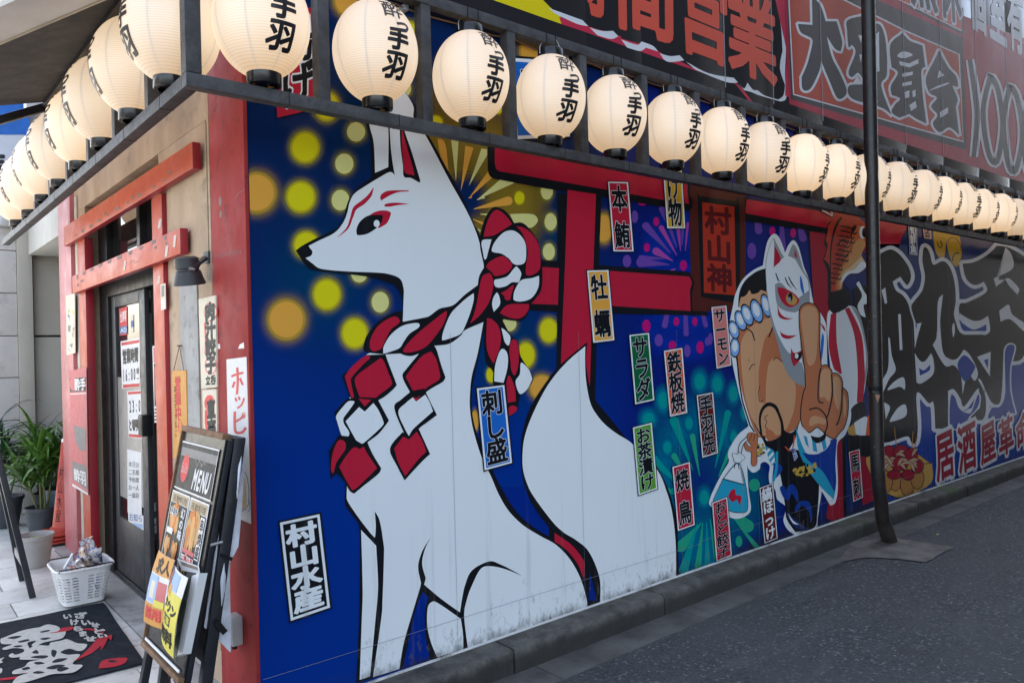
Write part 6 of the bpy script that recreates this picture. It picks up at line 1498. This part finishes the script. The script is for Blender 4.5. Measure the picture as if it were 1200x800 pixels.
for ch, qd in (('い', ((515, 205), (590, 195), (600, 240), (520, 250))), ('ざ', ((600, 190), (720, 190), (715, 240), (610, 245))), ('け', ((570, 245), (650, 245), (660, 290), (580, 300))), ('い', ((660, 245), (750, 250), (760, 300), (670, 300))), ('ら', ((590, 305), (690, 300), (700, 345), (600, 350))), ('せ', ((740, 265), (830, 280), (825, 320), (745, 310))), ('ま', ((640, 345), (720, 340), (730, 385), (650, 395))), ('ど', ((760, 310), (870, 330), (860, 380), (770, 365))), ('せ', ((690, 385), (800, 385), (800, 430), (700, 435))), ('い', ((800, 365), (895, 365), (890, 400), (800, 405)))):
    p.text('mW', [(a / 7.059, 690 + b / 7.059) for a, b in qd], ch, .06)
p.build('lettering', dm)

# ---------------------------------------------------------------- white basket with wrapped packets
bx, by = -0.225, 2.335
bs = thing('plastic_basket', (bx, by, ZF), 'white perforated plastic basket full of wrapped packets on the paving by the mat', 'basket')
def rrect(hx, hy, r, n=96):
    out = []
    for i in range(n):
        a = 2 * pi * i / n; c, s_ = cos(a), sin(a)
        k = (abs(c / hx) ** 5 + abs(s_ / hy) ** 5) ** (-1 / 5)
        out.append((c * k, s_ * k))
    return out
def ringat(t_, off=0.0):
    return [(x, y, 0.012 + .225 * t_) for x, y in rrect(.118 + .042 * t_ + off, .128 + .045 * t_ + off, .04)]
RW, CN = 25, 96
b_ = MB(); vs = []; fs = []
for j in range(RW + 1): vs += ringat(j / RW)
for j in range(RW):
    for i in range(CN):
        if 3 <= j <= 19 and j % 2 == 1 and i % 4 != 0 and not (i // 4) % 6 == 5: continue
        fs.append((j * CN + i, j * CN + (i + 1) % CN, (j + 1) * CN + (i + 1) % CN, (j + 1) * CN + i))
fs.append(tuple(range(CN))[::-1])
b_.faces([Vector(v) + Vector((bx, by, ZF)) for v in vs], fs, True)
bmesh.ops.remove_doubles(b_.b, verts=b_.b.verts, dist=1e-5)
bmesh.ops.solidify(b_.b, geom=b_.b.faces[:], thickness=0.004)
b_.build('body', M_white, bs, sharp=50)
b_ = MB(); rg = [Vector(v) + Vector((bx, by, ZF)) for v in ringat(1.0, .006)]; b_.tube(rg + [rg[0], rg[1]], .007, 8, False); b_.build('rim', M_white, bs)
b_ = MB()
for sgn in (-1, 1):
    y = by + sgn * .173; b_.tube([(bx - .15, y, ZF + .238), (bx - .145, y, ZF + .252), (bx + .145, y, ZF + .252), (bx + .15, y, ZF + .238)], .004, 6)
b_.build('handle', M_black, bs)
def foil(name, cols, seed):
    m, nt, b = newmat(name); tc = node(nt, 'ShaderNodeTexCoord').outputs['Object']
    n1 = noise(nt, tc, 14, 2, .5, 1.0); n2 = noise(nt, tc, 26 + seed, 2, .5, 1.5)
    col = mixc(nt, cols[0], cols[1], ramp(nt, n1, .48, .52)); col = mixc(nt, col, cols[2], ramp(nt, n2, .56, .60))
    nt.links.new(col, b.inputs['Base Color']); b.inputs['Roughness'].default_value = .16; b.inputs['Specular IOR Level'].default_value = .7
    return m
foils = [foil('wrapper_film', ((.62, .6, .6), (.10, .14, .34), (.55, .28, .14)), 0), foil('wrapper_foil', ((.6, .42, .3), (.65, .62, .6), (.09, .07, .12)), 3), foil('wrapper_gloss', ((.66, .66, .68), (.5, .2, .12), (.12, .2, .45)), 6)]
random.seed(31); pk = []
for v_ in range(3):
    b_ = MB(); n = 9; vs = []
    for lay in (1, -1):
        for j in range(n + 1):
            for i in range(n + 1):
                u, w = i / n - .5, j / n - .5
                th = .016 * max(0, (1 - (2 * u) ** 2)) * max(0, (1 - (2 * w) ** 4))
                vs.append((u * .075 + random.uniform(-.003, .003), lay * th + random.uniform(-.006, .006) + .015 * sin(w * 5 + v_), w * .12 + random.uniform(-.003, .003)))
    N_ = (n + 1) ** 2; fs = []
    for j in range(n):
        for i in range(n):
            a = j * (n + 1) + i; f_ = (a, a + 1, a + n + 2, a + n + 1); fs += [f_, tuple(q + N_ for q in f_)[::-1]]
    b_.faces(vs, fs, False); o = b_.build('wrapped_packet', foils[v_], None); o.data.materials[0] = foils[v_]; pk.append(o)
for i in range(20):
    o = pk[i] if i < 3 else pk[i % 3].copy()
    if i >= 3: COL.objects.link(o)
    t_ = i / 19
    o.location = (bx - .07 + .16 * random.random() + .03 * t_, by - .11 + .23 * random.random(), ZF + .13 + .15 * random.uniform(.2, 1) * (0.5 + .8 * (t_)))
    if i > 13: o.location = (bx + .015 + random.uniform(-.03, .07), by - .02 + random.uniform(-.08, .09), ZF + .285 + random.uniform(-.02, .025))
    o.rotation_euler = (random.uniform(-.7, .7), random.uniform(-.6, .6), random.uniform(0, 6.28))
    o.scale = (1.25, 1.25, 1.2)
    tag(o, 'crumpled shiny wrapped packet heaped in the white basket', 'packet', 'wrapped packets in the white basket')
st_ = thing('white_stick', (bx - .06, by - .1, ZF + .22), 'white tube sticking up out of the packets in the basket', 'stick')
MB().tube([hit(75, 666, 1, by - .08), hit(85.5, 648, 1, by - .08)], .0075, 10).build('tube', M_white, st_)

# ---------------------------------------------------------------- stacked traffic cones
cx, cy = 0.025, 4.19
M_cone = mat('cone_red', (0.40, 0.034, 0.018), 0.45, 0.1, 5, dirt=((0.18, 0.05, 0.04), .5, 10))
M_plinth = mat('plinth_black', (0.02, 0.019, 0.018), .8, .2, 8)
wt = thing('dark_plinth', (cx, cy, ZF), 'flat dark weight under the stacked traffic cones', 'plinth')  # flat dark piece below the lowest cone plate
b_ = MB(); b_.box(cx - .15, cx + .15, cy - .15, cy + .15, ZF + .003, ZF + .022, .006); b_.build('block', M_plinth, wt)
CZ = ZF + .024
cone0 = thing('traffic_cone', (cx, cy, CZ), 'lowest red traffic cone of the stack behind the far pillar', 'cone', 'red traffic cones stacked behind the far pillar')
b_ = MB(); b_.box(cx - .17, cx + .17, cy - .17, cy + .17, CZ, CZ + .018, .007); b_.build('base_plate', M_cone, cone0)
b_ = MB(); b_.lathe([(.127, 0), (.129, .030), (.120, .036), (.112, .038), (.033, .735), (.028, .742), (.022, .742), (.100, .03)], (cx, cy, CZ + .019), 32, False); b_.build('cone_body', M_cone, cone0)
b_ = MB(); b_.lathe([(.033, 0), (.031, .035), (.022, .045), (.0, .046)], (cx, cy, CZ + .019 + .722), 20, False); b_.build('white_tip', M_white, cone0)
for i, w in ((1, 'middle'), (2, 'topmost')):
    o = dup(cone0, (cx, cy, CZ + .028 * i), radians((0, 4, -3)[i]), '%s red traffic cone of the stack behind the far pillar' % w)
# lettering on the topmost cone
top = [o for o in bpy.data.objects if o.get('label', '').startswith('topmost red')][0]
def conemap(px, py, d):
    z = hit(px, py, 1, cy - .09).z; dr = ray(px, py)
    zb = CZ + .019 + .056
    r_ = .112 - (z - zb - .038) / .697 * .079 + .0012 + d
    a = dr.x ** 2 + dr.y ** 2; ox, oy = CP.x - cx, CP.y - cy; bb = 2 * (ox * dr.x + oy * dr.y); cc = ox * ox + oy * oy - r_ * r_
    ds = max(0.0, bb * bb - 4 * a * cc); t_ = (-bb - sqrt(ds)) / (2 * a); return CP + dr * t_
p = Pic(conemap, .0005, flat); p.text('pK', ((70, 546), (75, 546), (72, 612), (65, 612)), '村山水産', .0); p.build('lettering', top)

# ---------------------------------------------------------------- pots and strap-leaved plants
def leafmat(name, c, c2):
    m, nt, b = newmat(name)
    pos = node(nt, 'ShaderNodeNewGeometry').outputs['Position']; oi = node(nt, 'ShaderNodeObjectInfo')
    col = mixc(nt, c, c2, oi.outputs['Random']); col = mixc(nt, col, tuple(x * .6 for x in c), ramp(nt, noise(nt, pos, 22, 3), .45, .7))
    nt.links.new(col, b.inputs['Base Color']); b.inputs['Roughness'].default_value = .28
    b.inputs['Subsurface Weight'].default_value = 0.0; b.inputs['Specular IOR Level'].default_value = .6
    return m
M_leaf = leafmat('leaf_green', (0.040, 0.11, 0.018), (0.13, 0.26, 0.035)); M_leaf2 = leafmat('leaf_dark', (0.016, 0.048, 0.020), (0.035, 0.085, 0.03))
def leaf_mesh(i, m):
    L_, n = (.44, .36, .50, .40)[i], 8; drop = (.9, 1.5, 1.9, 1.2)[i]; w0 = (.020, .017, .022, .019)[i]
    vs = []; x = z = 0.0; a = 1.30 - .12 * i
    for j in range(n + 1):
        t_ = j / n; w = w0 * min(1, 3.2 * t_ + .35) * (1 - t_ ** 2.2) + .0006
        vs += [(x, -w, z), (x, 0, z - .35 * w), (x, w, z)]
        x += L_ / n * cos(a); z += L_ / n * sin(a); a -= drop / n * (0.6 + 1.0 * t_)
    fs = [(j * 3 + k, j * 3 + k + 1, j * 3 + k + 4, j * 3 + k + 3) for j in range(n) for k in (0, 1)]
    me = bpy.data.meshes.new('leaf'); me.from_pydata(vs, [], fs); me.materials.append(m)
    for p_ in me.polygons: p_.use_smooth = True
    return me
lm = [leaf_mesh(i, M_leaf) for i in range(4)]; lm2 = [leaf_mesh(i, M_leaf2) for i in range(4)]
def plant(loc, label, pot, nleaf, meshes, hgt, spread, sc, seed):
    random.seed(seed); P0 = thing('potted_plant', loc, label, 'plant')
    r0, r1, h_, m_p = pot
    b_ = MB(); b_.lathe([(0, .002), (r0, .002), (r1, h_ - .03), (r1 + .012, h_ - .03), (r1 + .012, h_), (r1 - .006, h_), (r1 - .02, h_ - .05), (0, h_ - .05)], loc, 28, False); b_.build('pot', m_p, P0)
    ns = 6; stems = []
    b_ = MB()
    for s_ in range(ns):
        a = s_ * 6.28 / ns + random.uniform(-.4, .4); d_ = random.uniform(.2, 1) * spread; hh = hgt * random.uniform(.45, 1)
        tip = Vector((d_ * cos(a), d_ * sin(a), h_ + hh)); stems.append(tip)
        b_.tube([Vector(loc) + Vector((.03 * cos(a), .03 * sin(a), h_ - .06)), Vector(loc) + Vector((tip.x * .5, tip.y * .5, h_ + hh * .55)), Vector(loc) + tip], [.010, .008, .005], 6)
    b_.build('stem', mat('plant_stem', (.09, .10, .03), .7, .3, 20), P0)
    for i in range(nleaf):
        tip = stems[i % ns]; f_ = random.uniform(.45, 1.0)
        o = link('leaf', random.choice(meshes), P0, (tip.x * f_, tip.y * f_, h_ + (tip.z - h_) * f_))
        o.rotation_euler = (random.uniform(-.25, .25), random.uniform(-.25, .75), random.uniform(0, 6.28)); s_ = sc * random.uniform(.65, 1.15); o.scale = (s_, s_, s_)
M_pb = mat('blue_pot', (0.085, 0.12, 0.155), 0.35, .1, 5); M_pk = mat('dark_pot', (0.030, 0.036, 0.042), .5, .2, 6); M_pw = mat('pale_planter', (0.36, 0.335, 0.31), .55, .1, 6, dirt=((.2, .18, .16), .6, 9))
b0 = hit(75, 570, 1, 4.72)
plant((b0.x + .02, 4.72, ZF), 'leafy strap plant in a blue grey pot behind the traffic cones', (.13, .19, b0.z - ZF, M_pb), 60, lm, .42, .18, .9, 3)
plant((-.10, 4.55, ZF), 'bright green strap leaved plant in a dark pot left of the cones', (.10, .13, .26, M_pk), 170, lm, .58, .20, 1.0, 5)
plant((-.30, 5.25, ZF), 'dark green strap leaved plant near the grey wall at the left edge', (.11, .15, .28, M_pk), 120, lm2, .75, .2, 1.05, 8)
plant((.08, 5.3, ZF), 'deep green plant at the back against the grey recess', (.10, .14, .26, M_pk), 60, lm2, .62, .16, .85, 12)
wp = thing('pale_planter', (-.31, 3.50, ZF), 'round pale plastic planter of soil beside the stacked cones', 'planter')
b_ = MB(); b_.lathe([(0, .002), (.092, .002), (.118, .20), (.128, .205), (.130, .235), (.120, .236), (.112, .19), (0, .19)], (-.31, 3.50, ZF), 32, False); b_.build('tub', M_pw, wp)
MB().lathe([(.110, .196), (.06, .204), (0, .206)], (-.31, 3.50, ZF), 24, False).build('soil', mat('potting_soil', (.035, .026, .018), .95, .4, 30, .8, 60), wp)
b_ = MB(); random.seed(2)
for i in range(40):
    a, r_ = random.uniform(0, 6.28), random.uniform(0, .06); c = Vector((-.31 + r_ * cos(a), 3.48 + r_ * sin(a), ZF + .205)); t_ = random.uniform(0, 6.28); d_ = Vector((cos(t_), sin(t_), .5)) * .02
    e_ = Vector((-sin(t_), cos(t_), .1)) * .008; b_.faces([c, c + d_ * .6 + e_, c + d_, c + d_ * .6 - e_], [(0, 1, 2, 3)])
b_.build('seedlings', mat('seedling', (.22, .30, .06), .6), wp)
tag(wp.children[-1], kind='stuff')

# black folding board at the left edge, only its legs and lower rail in view
es = thing('easel_board', (-.6, 2.9, ZF), 'black folding board at the left edge with only its legs in view', 'menu board')
for y, f0, f1 in ((2.633, (38, 699), (4, 560)), (3.128, (26, 680), (9, 600))):
    a, c = hit(*f0, 1, y), hit(*f1, 1, y); d_ = (c - a).normalized(); a = a + d_ * ((ZF + .001 - a.z) / d_.z)
    b_ = MB(); b_.beam(a, a + d_ * 1.25, .034, .036, up=(1, 0, 0), bev=.003); b_.build('leg', M_brd, es)
    if y < 3: A_l, D_l = a, d_
    else: B_l, E_l = a, d_
q1, q2 = A_l + D_l * .22, B_l + E_l * .22
b_ = MB(); b_.beam(q1, q2, .02, .05, bev=.002); b_.build('cross_rail', mat('pale_rail', (.30, .30, .27), .5, .15, 9), es)
b_ = MB(); b_.slab([A_l + D_l * .42, A_l + D_l * 1.25, B_l + E_l * 1.25, B_l + E_l * .42], .012, (-1, 0, 0)); b_.build('panel', M_panel, es)
# litter on the road
lf = thing('fallen_leaf', tuple(hit(1099, 626, 2, .004)), 'small yellow leaf lying on the asphalt beyond the post', 'leaf')
c = hit(1099, 626, 2, .010); b_ = MB(); b_.faces([c + Vector(v) for v in ((-.022, 0, 0), (0, -.012, .004), (.024, 0, .002), (0, .013, .005))], [(0, 1, 2, 3)]); b_.build('blade', mat('yellow_leaf', (.45, .36, .08), .6), lf)

bpy.data.objects.remove(_to); bpy.data.curves.remove(_tc)
